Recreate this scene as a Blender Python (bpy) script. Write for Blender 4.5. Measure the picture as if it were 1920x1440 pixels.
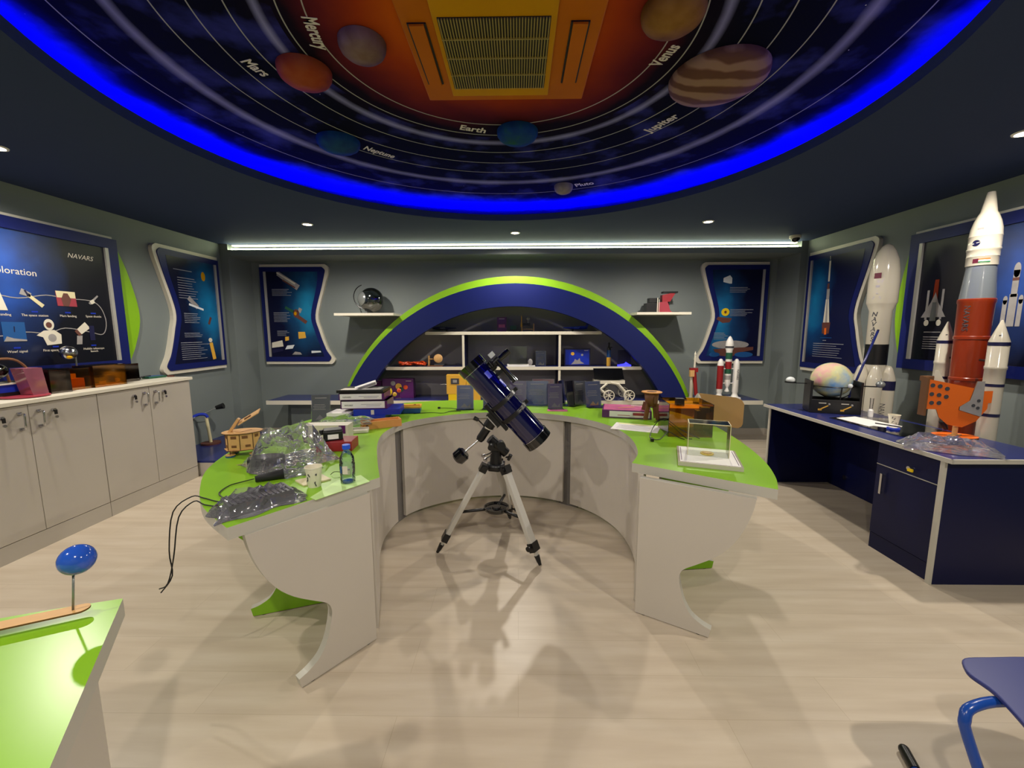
import bpy, bmesh, math, random
from mathutils import Vector, Matrix
random.seed(7)
PI=math.pi
for o in list(bpy.data.objects): bpy.data.objects.remove(o,do_unlink=True)
S=bpy.context.scene; COL=S.collection

# ------------------------------------------------------------ camera
cd=bpy.data.cameras.new('camera'); cam=bpy.data.objects.new('camera',cd); COL.objects.link(cam)
cd.sensor_width=36; cd.lens=36*769.75/1920; cd.clip_start=.02
PITCH,YAW,ROLL=.129083,-.01482,-.0026456
fw=Vector((math.sin(YAW)*math.cos(PITCH),math.cos(YAW)*math.cos(PITCH),-math.sin(PITCH)))
rt=Vector((math.cos(YAW),-math.sin(YAW),0)); up=rt.cross(fw)
r2=rt*math.cos(ROLL)+up*math.sin(ROLL); u2=-rt*math.sin(ROLL)+up*math.cos(ROLL)
cam.matrix_world=Matrix(((r2.x,u2.x,-fw.x,0),(r2.y,u2.y,-fw.y,0),(r2.z,u2.z,-fw.z,1.4),(0,0,0,1)))
S.camera=cam
# ------------------------------------------------------------ world, exposure
w=bpy.data.worlds.new('world'); S.world=w; w.use_nodes=True
w.node_tree.nodes['Background'].inputs[0].default_value=(.5,.6,.8,1); w.node_tree.nodes['Background'].inputs[1].default_value=.02
S.view_settings.view_transform='Standard'; S.view_settings.look='None'; S.view_settings.gamma=1
S.view_settings.use_curve_mapping=False; S.view_settings.exposure=0.0
LAMP_W=101.0         # watts of each ceiling downlight
COVE_E=20.0          # emission of the white strip in the rear cove
BLUE_E=26.0         # emission of the blue strip round the ceiling recess

# ------------------------------------------------------------ materials
def lin(c):
    return tuple(((v/255)/12.92 if v/255<=.04045 else ((v/255+.055)/1.055)**2.4) for v in c)+(1,)
MATS={}
def P(name,rgb,rough=.5,metal=0,coat=0,emit=0,spec=.5,noise=0,nscale=20,bump=0):
    m=bpy.data.materials.new(name); m.use_nodes=True; nt=m.node_tree; b=nt.nodes['Principled BSDF']
    b.inputs['Base Color'].default_value=lin(rgb); b.inputs['Roughness'].default_value=rough
    b.inputs['Metallic'].default_value=metal; b.inputs['Coat Weight'].default_value=coat; b.inputs['Specular IOR Level'].default_value=spec
    if emit: b.inputs['Emission Color'].default_value=lin(rgb); b.inputs['Emission Strength'].default_value=emit
    if noise or bump:
        tc=nt.nodes.new('ShaderNodeTexCoord'); n=nt.nodes.new('ShaderNodeTexNoise'); n.inputs['Scale'].default_value=nscale; n.inputs['Detail'].default_value=5
        nt.links.new(tc.outputs['Object'],n.inputs['Vector'])
        if noise:
            mx=nt.nodes.new('ShaderNodeMixRGB'); c=lin(rgb)
            mx.inputs[1].default_value=tuple(v*(1-noise) for v in c[:3])+(1,); mx.inputs[2].default_value=tuple(min(1,v*(1+noise)) for v in c[:3])+(1,)
            nt.links.new(n.outputs[0],mx.inputs[0]); nt.links.new(mx.outputs[0],b.inputs['Base Color'])
        if bump:
            bp=nt.nodes.new('ShaderNodeBump'); bp.inputs['Strength'].default_value=bump; bp.inputs['Distance'].default_value=.01
            nt.links.new(n.outputs[0],bp.inputs['Height']); nt.links.new(bp.outputs[0],b.inputs['Normal'])
    MATS[name]=m; return m
def GL(name,rgb,gloss=.12,bump=0,milk=0,nscale=25):
    """thin clear plastic / acrylic sheet: tinted transparency with a glossy coat and optional milkiness"""
    m=bpy.data.materials.new(name); m.use_nodes=True; nt=m.node_tree; nt.nodes.clear()
    o=nt.nodes.new('ShaderNodeOutputMaterial'); t=nt.nodes.new('ShaderNodeBsdfTransparent'); g=nt.nodes.new('ShaderNodeBsdfGlossy')
    t.inputs[0].default_value=lin(rgb); g.inputs[0].default_value=(1,1,1,1); g.inputs[1].default_value=.06
    fr=nt.nodes.new('ShaderNodeFresnel'); fr.inputs[0].default_value=1.5
    ad=nt.nodes.new('ShaderNodeMath'); ad.operation='ADD'; ad.inputs[1].default_value=gloss; ad.use_clamp=True
    mx=nt.nodes.new('ShaderNodeMixShader'); L=nt.links.new
    L(fr.outputs[0],ad.inputs[0]); L(ad.outputs[0],mx.inputs[0]); L(t.outputs[0],mx.inputs[1]); L(g.outputs[0],mx.inputs[2])
    out=mx
    if milk:
        d=nt.nodes.new('ShaderNodeBsdfDiffuse'); d.inputs[0].default_value=lin(rgb); m2=nt.nodes.new('ShaderNodeMixShader'); m2.inputs[0].default_value=milk
        L(mx.outputs[0],m2.inputs[1]); L(d.outputs[0],m2.inputs[2]); out=m2
    if bump:
        tc=nt.nodes.new('ShaderNodeTexCoord'); n=nt.nodes.new('ShaderNodeTexNoise'); n.inputs['Scale'].default_value=nscale; n.inputs['Detail'].default_value=3
        bp=nt.nodes.new('ShaderNodeBump'); bp.inputs['Strength'].default_value=bump; bp.inputs['Distance'].default_value=.03
        L(tc.outputs['Object'],n.inputs['Vector']); L(n.outputs[0],bp.inputs['Height']); L(bp.outputs[0],g.inputs['Normal']); L(bp.outputs[0],fr.inputs['Normal'])
    L(out.outputs[0],o.inputs[0]); MATS[name]=m; return m
class N:
    """tiny node-graph helper"""
    def __init__(s,mat): s.nt=mat.node_tree
    def v(s,x,sock):
        if isinstance(x,(int,float)): sock.default_value=x
        elif isinstance(x,tuple): sock.default_value=x
        else: s.nt.links.new(x,sock)
    def m(s,op,a,b=0.0,c=None,clamp=False):
        n=s.nt.nodes.new('ShaderNodeMath'); n.operation=op; n.use_clamp=clamp; s.v(a,n.inputs[0]); s.v(b,n.inputs[1])
        if c is not None: s.v(c,n.inputs[2])
        return n.outputs[0]
    def noise(s,vec,scale,detail=4,out=0):
        n=s.nt.nodes.new('ShaderNodeTexNoise'); s.nt.links.new(vec,n.inputs['Vector']); n.inputs['Scale'].default_value=scale; n.inputs['Detail'].default_value=detail; return n.outputs[out]
    def ramp(s,f,stops,mode='LINEAR'):
        n=s.nt.nodes.new('ShaderNodeValToRGB'); n.color_ramp.interpolation=mode; e=n.color_ramp.elements
        while len(e)<len(stops): e.new(.5)
        for k,(p,c) in enumerate(stops): e[k].position=p; e[k].color=c
        s.nt.links.new(f,n.inputs[0]); return n.outputs[0]
    def mix(s,f,a,b,mode='MIX'):
        n=s.nt.nodes.new('ShaderNodeMixRGB'); n.blend_type=mode; s.v(f,n.inputs[0]); s.v(a,n.inputs[1]); s.v(b,n.inputs[2]); return n.outputs[0]

P('wall_paint',(116,124,122),.6,noise=.04,nscale=3,bump=.05)
P('ceiling_paint',(50,62,92),.8,spec=.15,noise=.04,nscale=2)
P('off_white',(214,208,190),.4); P('white',(235,232,226),.35); P('white_gloss',(192,185,168),.12,coat=.5)
P('desk_grey',(196,188,176),.42,noise=.03,nscale=4); P('cab_grey',(176,169,157),.45,noise=.03,nscale=4)
P('seam',(90,85,80),.8); P('green',(134,186,38),.30,spec=.35,noise=.04,nscale=3); P('green_wall',(128,178,22),.4)
P('edge_grey',(190,186,174),.4)
P('blue_panel',(8,14,58),.4,spec=.25); P('blue_arch',(20,29,84),.38,spec=.3); P('blue_top',(34,42,102),.25); P('blue_frame',(17,27,92),.4,spec=.3)
P('skirt',(176,168,156),.4)
P('black',(16,16,18),.35); P('black_gloss',(10,10,12),.08,coat=.8); P('black_matte',(20,20,22),.7); P('black_glass',(8,9,12),.05)
P('tube_blue',(5,5,62),.07,coat=1); P('chrome',(200,200,205),.18,metal=1); P('alu',(205,203,196),.38,metal=.35)
P('silver_strip',(178,176,170),.35,metal=.3); P('blue_label',(70,80,220),.3)
P('wood',(206,160,100),.55,noise=.12,nscale=30); P('wood_dark',(110,70,36),.6); P('ply_edge',(90,60,30),.7); P('wood_tray',(214,150,80),.5,noise=.1,nscale=25)
P('red',(146,30,40),.4); P('crimson',(156,54,68),.35); P('yellow',(232,196,24),.35); P('yellow_soft',(222,170,60),.4)
P('teal_blue',(20,78,140),.4); P('royal',(22,48,168),.3); P('purple',(86,26,96),.3); P('purple_pic',(196,96,140),.4,noise=.5,nscale=14)
P('paper',(235,232,228),.6); P('paper_text',(170,165,180),.7); P('paper_yellow',(236,232,150),.6); P('note_green',(190,226,140),.5)
P('orange',(224,80,30),.4); P('orange_craft',(226,104,22),.4); P('orange_rocket',(132,42,12),.28,coat=.3); P('grey_rocket',(108,114,120),.25,coat=.3)
P('navy',(22,22,62),.35); P('flag_maroon',(92,22,44),.5); P('flag_saffron',(226,110,40),.5); P('flag_green',(40,110,60),.5)
P('cardboard',(186,146,92),.7,noise=.05,nscale=12); P('cup_paper',(228,222,200),.5); P('ink',(60,60,66),.6)
P('cable',(18,18,20),.5); P('cap_blue',(24,84,214),.3); P('balloon',(38,84,190),.12,coat=.4)
P('dark_green',(30,84,60),.4); P('dark_red',(140,24,28),.4); P('glass_white',(220,225,225),.15)
P('brown_red',(96,54,44),.5); P('cream',(214,204,160),.5); P('stone',(150,146,144),.5,noise=.25,nscale=20)
P('ac_yellow',(196,140,2),.6,spec=.1,noise=.1,nscale=3); P('ac_orange',(182,100,8),.6,spec=.1,noise=.15,nscale=4); P('ac_slot',(24,18,8),.6); P('ac_slat',(150,132,60),.5)
P('letter',(214,206,190),.6); P('poster_text',(140,142,150),.6); P('chair_blue',(40,48,110),.4); P('tube_paint',(20,66,150),.25)
P('pewter',(132,136,134),.22,metal=.35)
P('warm_glow',(255,232,196),.5,emit=30); P('cove_white',(246,255,212),.5,emit=COVE_E)
m=P('cove_blue',(30,0,255),.5); b=m.node_tree.nodes['Principled BSDF']; b.inputs['Emission Color'].default_value=(.004,.0,1,1); b.inputs['Emission Strength'].default_value=BLUE_E; b.inputs['Base Color'].default_value=(0,0,.1,1)
P('gap_shade_grey',(112,108,104),.6)
GL('clear',(253,255,251),.0); GL('clear_bag',(250,248,252),.05,bump=.45,milk=.05,nscale=14); GL('bag_thin',(250,250,252),.04,bump=.45,milk=.03,nscale=18)
GL('amber',(246,206,70),.03); GL('amber_dark',(188,160,128),.04); GL('bottle_pet',(238,248,252),.05,bump=.3); GL('sign_clear',(246,246,250),.05)
P('card_purple',(112,92,138),.3); P('card_blue',(84,98,150),.3); P('card_red',(158,74,78),.3); P('card_grey',(104,108,106),.3); P('niche_grey',(150,146,148),.5); P('bag_grey',(86,86,92),.35)
GL('globe_shell',(150,156,154),.10); GL('pink_clear',(206,130,150),.1,milk=.3); GL('blue_liquid',(40,110,200),.1,milk=.4); GL('smoke',(120,110,100),.08)

def floor_mat():
    m=bpy.data.materials.new('floor_wood'); m.use_nodes=True; n=N(m); nt=m.node_tree; b=nt.nodes['Principled BSDF']; MATS['floor_wood']=m
    tc=nt.nodes.new('ShaderNodeTexCoord'); mp=nt.nodes.new('ShaderNodeMapping'); nt.links.new(tc.outputs['Object'],mp.inputs[0])
    mp.inputs['Scale'].default_value=(.8,7,1)
    g=n.noise(mp.outputs[0],2.2,8); g2=n.noise(tc.outputs['Object'],1.1,3)
    br=nt.nodes.new('ShaderNodeTexBrick'); nt.links.new(tc.outputs['Object'],br.inputs['Vector'])
    br.inputs['Scale'].default_value=1; br.inputs['Brick Width'].default_value=1.2; br.inputs['Row Height'].default_value=.19
    br.inputs['Mortar Size'].default_value=.0012; br.inputs['Mortar Smooth'].default_value=.3; br.offset=.37
    br.inputs['Color1'].default_value=(.94,.94,.94,1); br.inputs['Color2'].default_value=(1,1,1,1); br.inputs['Mortar'].default_value=(.8,.78,.74,1)
    base=n.ramp(g,[(.25,lin((186,171,150))),(.5,lin((198,184,163))),(.78,lin((209,197,178)))])
    c=n.mix(1.0,base,br.outputs[0],'MULTIPLY'); c2=n.mix(n.m('MULTIPLY',g2,.22),c,lin((188,170,150)))
    nt.links.new(c2,b.inputs['Base Color']); b.inputs['Roughness'].default_value=.34; b.inputs['Specular IOR Level'].default_value=.4
floor_mat()

def mural_mat():
    m=bpy.data.materials.new('space_mural'); m.use_nodes=True; n=N(m); nt=m.node_tree; b=nt.nodes['Principled BSDF']; MATS['space_mural']=m
    tc=nt.nodes.new('ShaderNodeTexCoord'); P0=tc.outputs['Object']; sx=nt.nodes.new('ShaderNodeSeparateXYZ'); nt.links.new(P0,sx.inputs[0])
    X=n.m('ADD',sx.outputs[0],.1); X2=n.m('MULTIPLY',X,X)
    def rad(cy):
        dy=n.m('SUBTRACT',sx.outputs[1],cy); return n.m('SQRT',n.m('ADD',X2,n.m('MULTIPLY',dy,dy)))
    r0=rad(1.93); cy=n.m('ADD',1.93,n.m('MULTIPLY',n.m('SUBTRACT',r0,.77),.28)); r=rad(cy)
    r=rad(n.m('ADD',1.93,n.m('MULTIPLY',n.m('SUBTRACT',r,.77),.28)))
    nz=n.noise(P0,1.7,5); nz2=n.noise(P0,3.4,6)
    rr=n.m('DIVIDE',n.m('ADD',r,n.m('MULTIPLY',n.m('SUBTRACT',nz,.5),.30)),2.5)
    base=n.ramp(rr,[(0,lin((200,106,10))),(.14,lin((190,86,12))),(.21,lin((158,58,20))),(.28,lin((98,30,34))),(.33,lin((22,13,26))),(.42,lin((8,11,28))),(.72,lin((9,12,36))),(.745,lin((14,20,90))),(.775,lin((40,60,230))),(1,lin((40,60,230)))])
    neb=n.ramp(nz2,[(.5,(0,0,0,1)),(.75,lin((52,56,140)))]); out=n.m('GREATER_THAN',r,.88)
    base=n.mix(out,base,n.mix(1.0,base,neb,'ADD'))
    lines=0.0
    for R in (.749,.856,1.061,1.206,1.354,1.756):
        lines=n.m('ADD',lines,n.m('LESS_THAN',n.m('ABSOLUTE',n.m('SUBTRACT',r,R)),.0030))
    glow=0.0
    for R,wd in ((.944,.035),(1.530,.05)):
        k=n.m('SUBTRACT',1.0,n.m('DIVIDE',n.m('ABSOLUTE',n.m('SUBTRACT',r,R)),n.m('MULTIPLY',n.m('ADD',nz,.35),wd)),clamp=True)
        glow=n.m('ADD',glow,n.m('MULTIPLY',k,n.m('ADD',.35,nz2)))
    base=n.mix(n.m('MULTIPLY',lines,.62,clamp=True),base,lin((200,198,190))); base=n.mix(n.m('MULTIPLY',glow,.85,clamp=True),base,lin((150,150,200)))
    vo=nt.nodes.new('ShaderNodeTexVoronoi'); vo.inputs['Scale'].default_value=7; nt.links.new(P0,vo.inputs['Vector'])
    st=n.m('MULTIPLY',n.m('LESS_THAN',vo.outputs['Distance'],.018),out); base=n.mix(st,base,(.9,.9,1,1))
    nt.links.new(base,b.inputs['Base Color']); b.inputs['Roughness'].default_value=.85; b.inputs['Specular IOR Level'].default_value=.06
mural_mat()

def planet_mat(name,c1,c2,c3,bands=0,scale=6):
    m=bpy.data.materials.new(name); m.use_nodes=True; n=N(m); nt=m.node_tree; b=nt.nodes['Principled BSDF']; MATS[name]=m
    tc=nt.nodes.new('ShaderNodeTexCoord'); v=tc.outputs['Object']
    if bands:
        wv=nt.nodes.new('ShaderNodeTexWave'); wv.bands_direction='Y'; wv.inputs['Scale'].default_value=bands; wv.inputs['Distortion'].default_value=4.5; wv.inputs['Detail'].default_value=3
        nt.links.new(v,wv.inputs['Vector']); f=wv.outputs[1]
    else: f=n.noise(v,scale,6)
    c=n.ramp(f,[(.3,lin(c1)),(.52,lin(c2)),(.7,lin(c3))]); nt.links.new(c,b.inputs['Base Color']); b.inputs['Roughness'].default_value=.7; b.inputs['Specular IOR Level'].default_value=.15
planet_mat('mercury_print',(84,60,48),(112,86,70),(134,110,94)); planet_mat('mars_print',(100,34,14),(146,60,20),(160,82,38))
planet_mat('neptune_print',(8,34,70),(12,52,92),(20,76,106)); planet_mat('earth_print',(10,46,96),(16,64,106),(28,84,44),scale=9)
planet_mat('pluto_print',(100,92,88),(130,120,112),(150,142,132),scale=9); planet_mat('venus_print',(100,64,20),(130,90,30),(150,110,50))
planet_mat('jupiter_print',(98,66,48),(124,92,70),(146,116,92),bands=3.2)
planet_mat('world_map',(60,140,214),(206,204,150),(226,130,170),scale=6)
MATS['world_map'].node_tree.nodes['Principled BSDF'].inputs['Coat Weight'].default_value=1

def poster_mat(name,dark,glow,gx,gy,rad,axis):
    """printed backing: dark ground with a printed nebula patch and streaks"""
    m=bpy.data.materials.new(name); m.use_nodes=True; n=N(m); nt=m.node_tree; b=nt.nodes['Principled BSDF']; MATS[name]=m
    tc=nt.nodes.new('ShaderNodeTexCoord'); sx=nt.nodes.new('ShaderNodeSeparateXYZ'); nt.links.new(tc.outputs['Object'],sx.inputs[0])
    u=n.m('SUBTRACT',sx.outputs[axis],gx); vv=n.m('MULTIPLY',n.m('SUBTRACT',sx.outputs[2],gy),.45)
    nz=n.noise(tc.outputs['Object'],2.5,6)
    d=n.m('SQRT',n.m('ADD',n.m('MULTIPLY',u,u),n.m('MULTIPLY',vv,vv))); d=n.m('ADD',n.m('DIVIDE',d,rad*.88),n.m('MULTIPLY',n.m('SUBTRACT',nz,.5),1.1))
    c=n.ramp(d,[(.0,lin(tuple(int(v*.85) for v in glow))),(.5,lin(tuple(int((a*.6+b_)/1.6) for a,b_ in zip(glow,dark)))),(1,lin(dark))])
    nt.links.new(c,b.inputs['Base Color']); b.inputs['Roughness'].default_value=.3; b.inputs['Specular IOR Level'].default_value=.35
poster_mat('print_back_left',(8,10,44),(34,150,200),.60,.78,.45,0)
poster_mat('print_back_right',(8,10,44),(34,140,200),-.60,.55,.45,0)
poster_mat('print_left',(8,12,44),(28,140,200),-.20,.74,.42,1)
poster_mat('print_right',(8,14,56),(28,140,200),-.16,.82,.34,1)
poster_mat('print_big_left',(14,14,26),(44,96,200),-.12,.84,.42,1)
poster_mat('print_big_right',(12,13,30),(44,86,180),-.10,.74,.36,1)

# ------------------------------------------------------------ mesh builder
class B:
    def __init__(s,M=None):
        s.bm=bmesh.new(); s.M=M or Matrix(); s.sl=[]; s.mi=0
    def m(s,name):
        if name not in s.sl: s.sl.append(name)
        s.mi=s.sl.index(name); return s
    def _v(s,p): return s.bm.verts.new(s.M@Vector(p))
    def _f(s,vs,smooth=False):
        try: f=s.bm.faces.new(vs)
        except ValueError: return None
        f.material_index=s.mi; f.smooth=smooth; return f
    def box(s,c,d,R=None):
        x,y,z=[v/2 for v in d]; R=R or Matrix.Identity(3); c=Vector(c)
        v=[s._v(c+R@Vector(p)) for p in ((-x,-y,-z),(x,-y,-z),(x,y,-z),(-x,y,-z),(-x,-y,z),(x,-y,z),(x,y,z),(-x,y,z))]
        for q in ((3,2,1,0),(4,5,6,7),(0,1,5,4),(1,2,6,5),(2,3,7,6),(3,0,4,7)): s._f([v[i] for i in q])
        return s
    def bb(s,a,b): return s.box([(p+q)/2 for p,q in zip(a,b)],[abs(q-p) for p,q in zip(a,b)])
    def ring(s,c,x,y,r,n): return [s._v(c+x*(r*math.cos(2*PI*i/n))+y*(r*math.sin(2*PI*i/n))) for i in range(n)]
    def cyl(s,p0,p1,r0,r1=None,n=24,cap=True):
        p0=Vector(p0);p1=Vector(p1); r1=r0 if r1 is None else r1; z=(p1-p0).normalized()
        x=z.orthogonal().normalized(); y=z.cross(x)
        a=s.ring(p0,x,y,r0,n); b=s.ring(p1,x,y,r1,n)
        for i in range(n): s._f([a[i],a[(i+1)%n],b[(i+1)%n],b[i]],True)
        if cap: s._f(a[::-1]); s._f(b)
        return s
    def tube(s,pts,r,n=10,sub=4,cap=True):
        pts=[Vector(p) for p in pts]
        if sub>1 and len(pts)>2: pts=crom(pts,sub)
        prev=None; x=None; first=None
        for i,p in enumerate(pts):
            t=(pts[min(i+1,len(pts)-1)]-pts[max(i-1,0)]).normalized()
            if x is None: x=t.orthogonal().normalized()
            else: x=(x-t*x.dot(t)).normalized()
            y=t.cross(x); rg=s.ring(p,x,y,r,n)
            if prev:
                for k in range(n): s._f([prev[k],prev[(k+1)%n],rg[(k+1)%n],rg[k]],True)
            else: first=rg
            prev=rg
        if cap: s._f(first[::-1]); s._f(prev)
        return s
    def lathe(s,prof,c=(0,0,0),n=32,R=None,cap=True):
        c=Vector(c); R=R or Matrix.Identity(3); prev=None; X=R@Vector((1,0,0)); Y=R@Vector((0,1,0)); Z=R@Vector((0,0,1)); first=None
        for r,z in prof:
            rg=s.ring(c+Z*z,X,Y,max(r,.0004),n)
            if prev:
                for i in range(n): s._f([prev[i],prev[(i+1)%n],rg[(i+1)%n],rg[i]],True)
            else: first=rg
            prev=rg
        if cap: s._f(first[::-1]); s._f(prev)
        return s
    def sph(s,c,r,sc=(1,1,1),n=24,h=0,h1=1):
        c=Vector(c); k=n//2; prev=None
        for i in range(k+1):
            a=-PI/2+PI*(h+(h1-h)*i/k)
            rr=max(r*math.cos(a),.0003); rg=[s._v(c+Vector((rr*math.cos(2*PI*j/n)*sc[0],rr*math.sin(2*PI*j/n)*sc[1],r*math.sin(a)*sc[2]))) for j in range(n)]
            if prev:
                for j in range(n): s._f([prev[j],prev[(j+1)%n],rg[(j+1)%n],rg[j]],True)
            else: s._f(rg[::-1])
            prev=rg
        s._f(prev); return s
    def prism(s,pts,o,U,V,W,side=None,back=True):
        """2d outline pts (u,v) in plane o+uU+vV extruded by vector W"""
        o=Vector(o);U=Vector(U);V=Vector(V);W=Vector(W)
        a=[s._v(o+U*u+V*v) for u,v in pts]; b=[s._v(o+U*u+V*v+W) for u,v in pts]
        flip=U.cross(V).dot(W)<0; k=s.mi
        s._f(b if not flip else b[::-1])
        if back: s._f(a[::-1] if not flip else a)
        if side: s.m(side)
        n=len(pts)
        for i in range(n):
            q=[a[i],a[(i+1)%n],b[(i+1)%n],b[i]]; s._f(q if not flip else q[::-1])
        s.mi=k; return s
    def quad(s,*p): s._f([s._v(q) for q in p]); return s
    def text(s,t,o,X,Y,size,thick=.0006,align='LEFT',shear=0,sx=1,bold=0):
        c=bpy.data.curves.new('t','FONT'); c.body=t; c.size=size; c.extrude=thick/2; c.align_x=align; c.align_y='CENTER'; c.resolution_u=3; c.shear=shear; c.offset=bold*size*2 if bold else 0
        ob=bpy.data.objects.new('t',c); COL.objects.link(ob); bpy.context.view_layer.update()
        me=ob.to_mesh(); X=Vector(X).normalized(); Y=Vector(Y).normalized(); Z=X.cross(Y); o=Vector(o)
        vs=[s._v(o+X*v.co.x*sx+Y*v.co.y+Z*v.co.z) for v in me.vertices]
        for f in me.polygons: s._f([vs[i] for i in f.vertices])
        ob.to_mesh_clear(); bpy.data.objects.remove(ob); bpy.data.curves.remove(c); return s
    def obj(s,name,parent=None,loc=None,bevel=0,hollow=False):
        L=Vector((0,0,0))
        if parent is not None:
            p=parent; L=Vector((0,0,0))
            while p is not None: L+=p.location; p=p.parent
        elif loc is not None: L=Vector(loc)
        bmesh.ops.translate(s.bm,verts=s.bm.verts,vec=-L)
        if not hollow: bmesh.ops.recalc_face_normals(s.bm,faces=s.bm.faces)
        for e in s.bm.edges:
            if len(e.link_faces)==2 and e.calc_face_angle(0)>.6: e.smooth=False
        me=bpy.data.meshes.new(name); s.bm.to_mesh(me); s.bm.free()
        for n_ in s.sl: me.materials.append(MATS[n_])
        o=bpy.data.objects.new(name,me); COL.objects.link(o)
        if parent is not None: o.parent=parent
        elif loc is not None: o.location=loc
        if bevel:
            md=o.modifiers.new('bevel','BEVEL'); md.width=bevel; md.segments=2; md.limit_method='ANGLE'
        return o
def crom(p,sub):
    out=[]
    for i in range(len(p)-1):
        a=p[max(i-1,0)];b=p[i];c=p[i+1];d=p[min(i+2,len(p)-1)]
        for k in range(sub):
            t=k/sub; out.append(.5*((2*b)+(c-a)*t+(2*a-5*b+4*c-d)*t*t+(3*b-a-3*c+d)*t**3))
    out.append(p[-1]); return out
def crom2(p,sub=6): return [(v.x,v.y) for v in crom([Vector((a,b,0)) for a,b in p],sub)]
def FR(x,y,z,rz=0,rx=0,ry=0,s=1): return Matrix.Translation((x,y,z))@Matrix.Rotation(rz,4,'Z')@Matrix.Rotation(rx,4,'X')@Matrix.Rotation(ry,4,'Y')@Matrix.Scale(s,4)
def tag(o,label,cat,group=None):
    o['label']=label; o['category']=cat
    if group: o['group']=group
    return o
def thing(name,label,cat,loc,group=None):
    o=bpy.data.objects.new(name,None); COL.objects.link(o); o.location=loc; o.empty_display_size=.05; return tag(o,label,cat,group)
def struct(o): o['kind']='structure'; return o
def R3(rz=0,rx=0,ry=0): return (Matrix.Rotation(rz,3,'Z')@Matrix.Rotation(rx,3,'X')@Matrix.Rotation(ry,3,'Y'))

XL,XR,YB,YF,ZC=-3.59,3.42,5.48,-1.25,2.44     # room shell
NL,NR,YN=-3.49,3.34,5.05                      # rear niche sides and pilaster plane
# ------------------------------------------------------------ shell
b=B().m('floor_wood'); b.bb((XL-.1,YF-.1,-.05),(XR+.1,YB+.1,0)); struct(b.obj('floor'))
b=B().m('wall_paint'); b.bb((XL-.12,YF,0),(XL,YN,2.80)); struct(b.obj('wall_left'))
b=B().m('wall_paint'); b.bb((XR,YF,0),(XR+.12,YN,2.80)); struct(b.obj('wall_right'))
b=B().m('wall_paint'); b.bb((NL,YB,0),(NR,YB+.1,2.80)); struct(b.obj('wall_back'))
b=B().m('wall_paint'); b.bb((XL-.1,YF-.1,0),(XR+.1,YF,2.80)); struct(b.obj('wall_front'))
b=B().m('wall_paint'); b.bb((XL-.12,YN,0),(NL,YB+.1,2.80)); struct(b.obj('wall_niche_left'))
b=B().m('wall_paint'); b.bb((NR,YN,0),(XR+.12,YB+.1,2.80)); struct(b.obj('wall_niche_right'))
# lowered ceiling with a round opening
CX,CY,CR=-.105,2.25,1.83
b=B().m('ceiling_paint'); n=96
circ=[(CX+CR*math.cos(2*PI*i/n),CY+CR*math.sin(2*PI*i/n)) for i in range(n)]
def edge(i):
    a=2*PI*i/n; dx,dy=math.cos(a),math.sin(a); ts=[]
    if dx>1e-6: ts.append((XR-CX)/dx)
    if dx<-1e-6: ts.append((XL-CX)/dx)
    if dy>1e-6: ts.append((YB-CY)/dy)
    if dy<-1e-6: ts.append((YF-CY)/dy)
    t=min(ts); return (CX+dx*t,CY+dy*t)
ed=[edge(i) for i in range(n)]
for z0,fl in ((ZC,0),(ZC+.055,1)):
    pass
vi0=[b._v((x,y,ZC)) for x,y in circ]; vi1=[b._v((x,y,ZC+.055)) for x,y in circ]
vo0=[b._v((x,y,ZC)) for x,y in ed]; vo1=[b._v((x,y,ZC+.055)) for x,y in ed]
for i in range(n):
    j=(i+1)%n
    b._f([vi0[i],vo0[i],vo0[j],vi0[j]]); b._f([vi1[i],vi1[j],vo1[j],vo1[i]]); b._f([vi0[i],vi0[j],vi1[j],vi1[i]]); b._f([vo0[i],vo1[i],vo1[j],vo0[j]])
# fill the four corners beyond the fan
for cx,cy in ((XL,YF),(XR,YF),(XR,YB),(XL,YB)):
    k=min(range(n),key=lambda i:math.hypot(ed[i][0]-cx,ed[i][1]-cy)); near=sorted(range(n),key=lambda i:math.hypot(ed[i][0]-cx,ed[i][1]-cy))[:2]
    for z in (ZC,ZC+.055):
        c=b._v((cx,cy,z)); a=b._v((*ed[near[0]],z)); d=b._v((*ed[near[1]],z)); b._f([c,a,d])
ceil=struct(b.obj('ceiling'))
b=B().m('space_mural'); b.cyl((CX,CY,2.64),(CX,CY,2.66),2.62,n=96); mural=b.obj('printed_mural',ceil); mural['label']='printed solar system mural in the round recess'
b=B().m('ceiling_paint'); pr_=[(2.62,2.494),(2.62,2.66),(2.63,2.66),(2.63,2.494)]
b.lathe([(r,z) for r,z in pr_],(CX,CY,0),n=96,cap=False); b.obj('recess_side',ceil)
# blue light strip lying on the lip inside the recess
b=B().m('cove_blue'); b.lathe([(2.10,2.545),(2.13,2.545),(2.13,2.56),(2.10,2.56),(2.10,2.545)],(CX,CY,0),n=96,cap=False)
b.m('ceiling_paint'); b.lathe([(2.131,2.4965),(2.14,2.4965),(2.14,2.562),(2.131,2.562)],(CX,CY,0),n=96,cap=False); tag(b.obj('light_strip',loc=(CX,CY,2.5)),'blue light strip glowing round the circular ceiling recess','light')
def ceiling_word(t,a,c,size):
    a=Vector((*a,2.6385));c=Vector((*c,2.6385)); X=(c-a).normalized(); Y=Vector((0,0,-1)).cross(X)
    b=B().m('letter'); ln=(c-a).length; b.text(t,a,X,Y,size,sx=1,bold=.012); 
    xs=[(v.co-a).dot(X) for v in b.bm.verts]; k=ln/max(xs)
    for v in b.bm.verts:
        d=(v.co-a).dot(X); v.co+=X*(d*(k-1))
    b.obj('printed_name',ceil)
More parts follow.
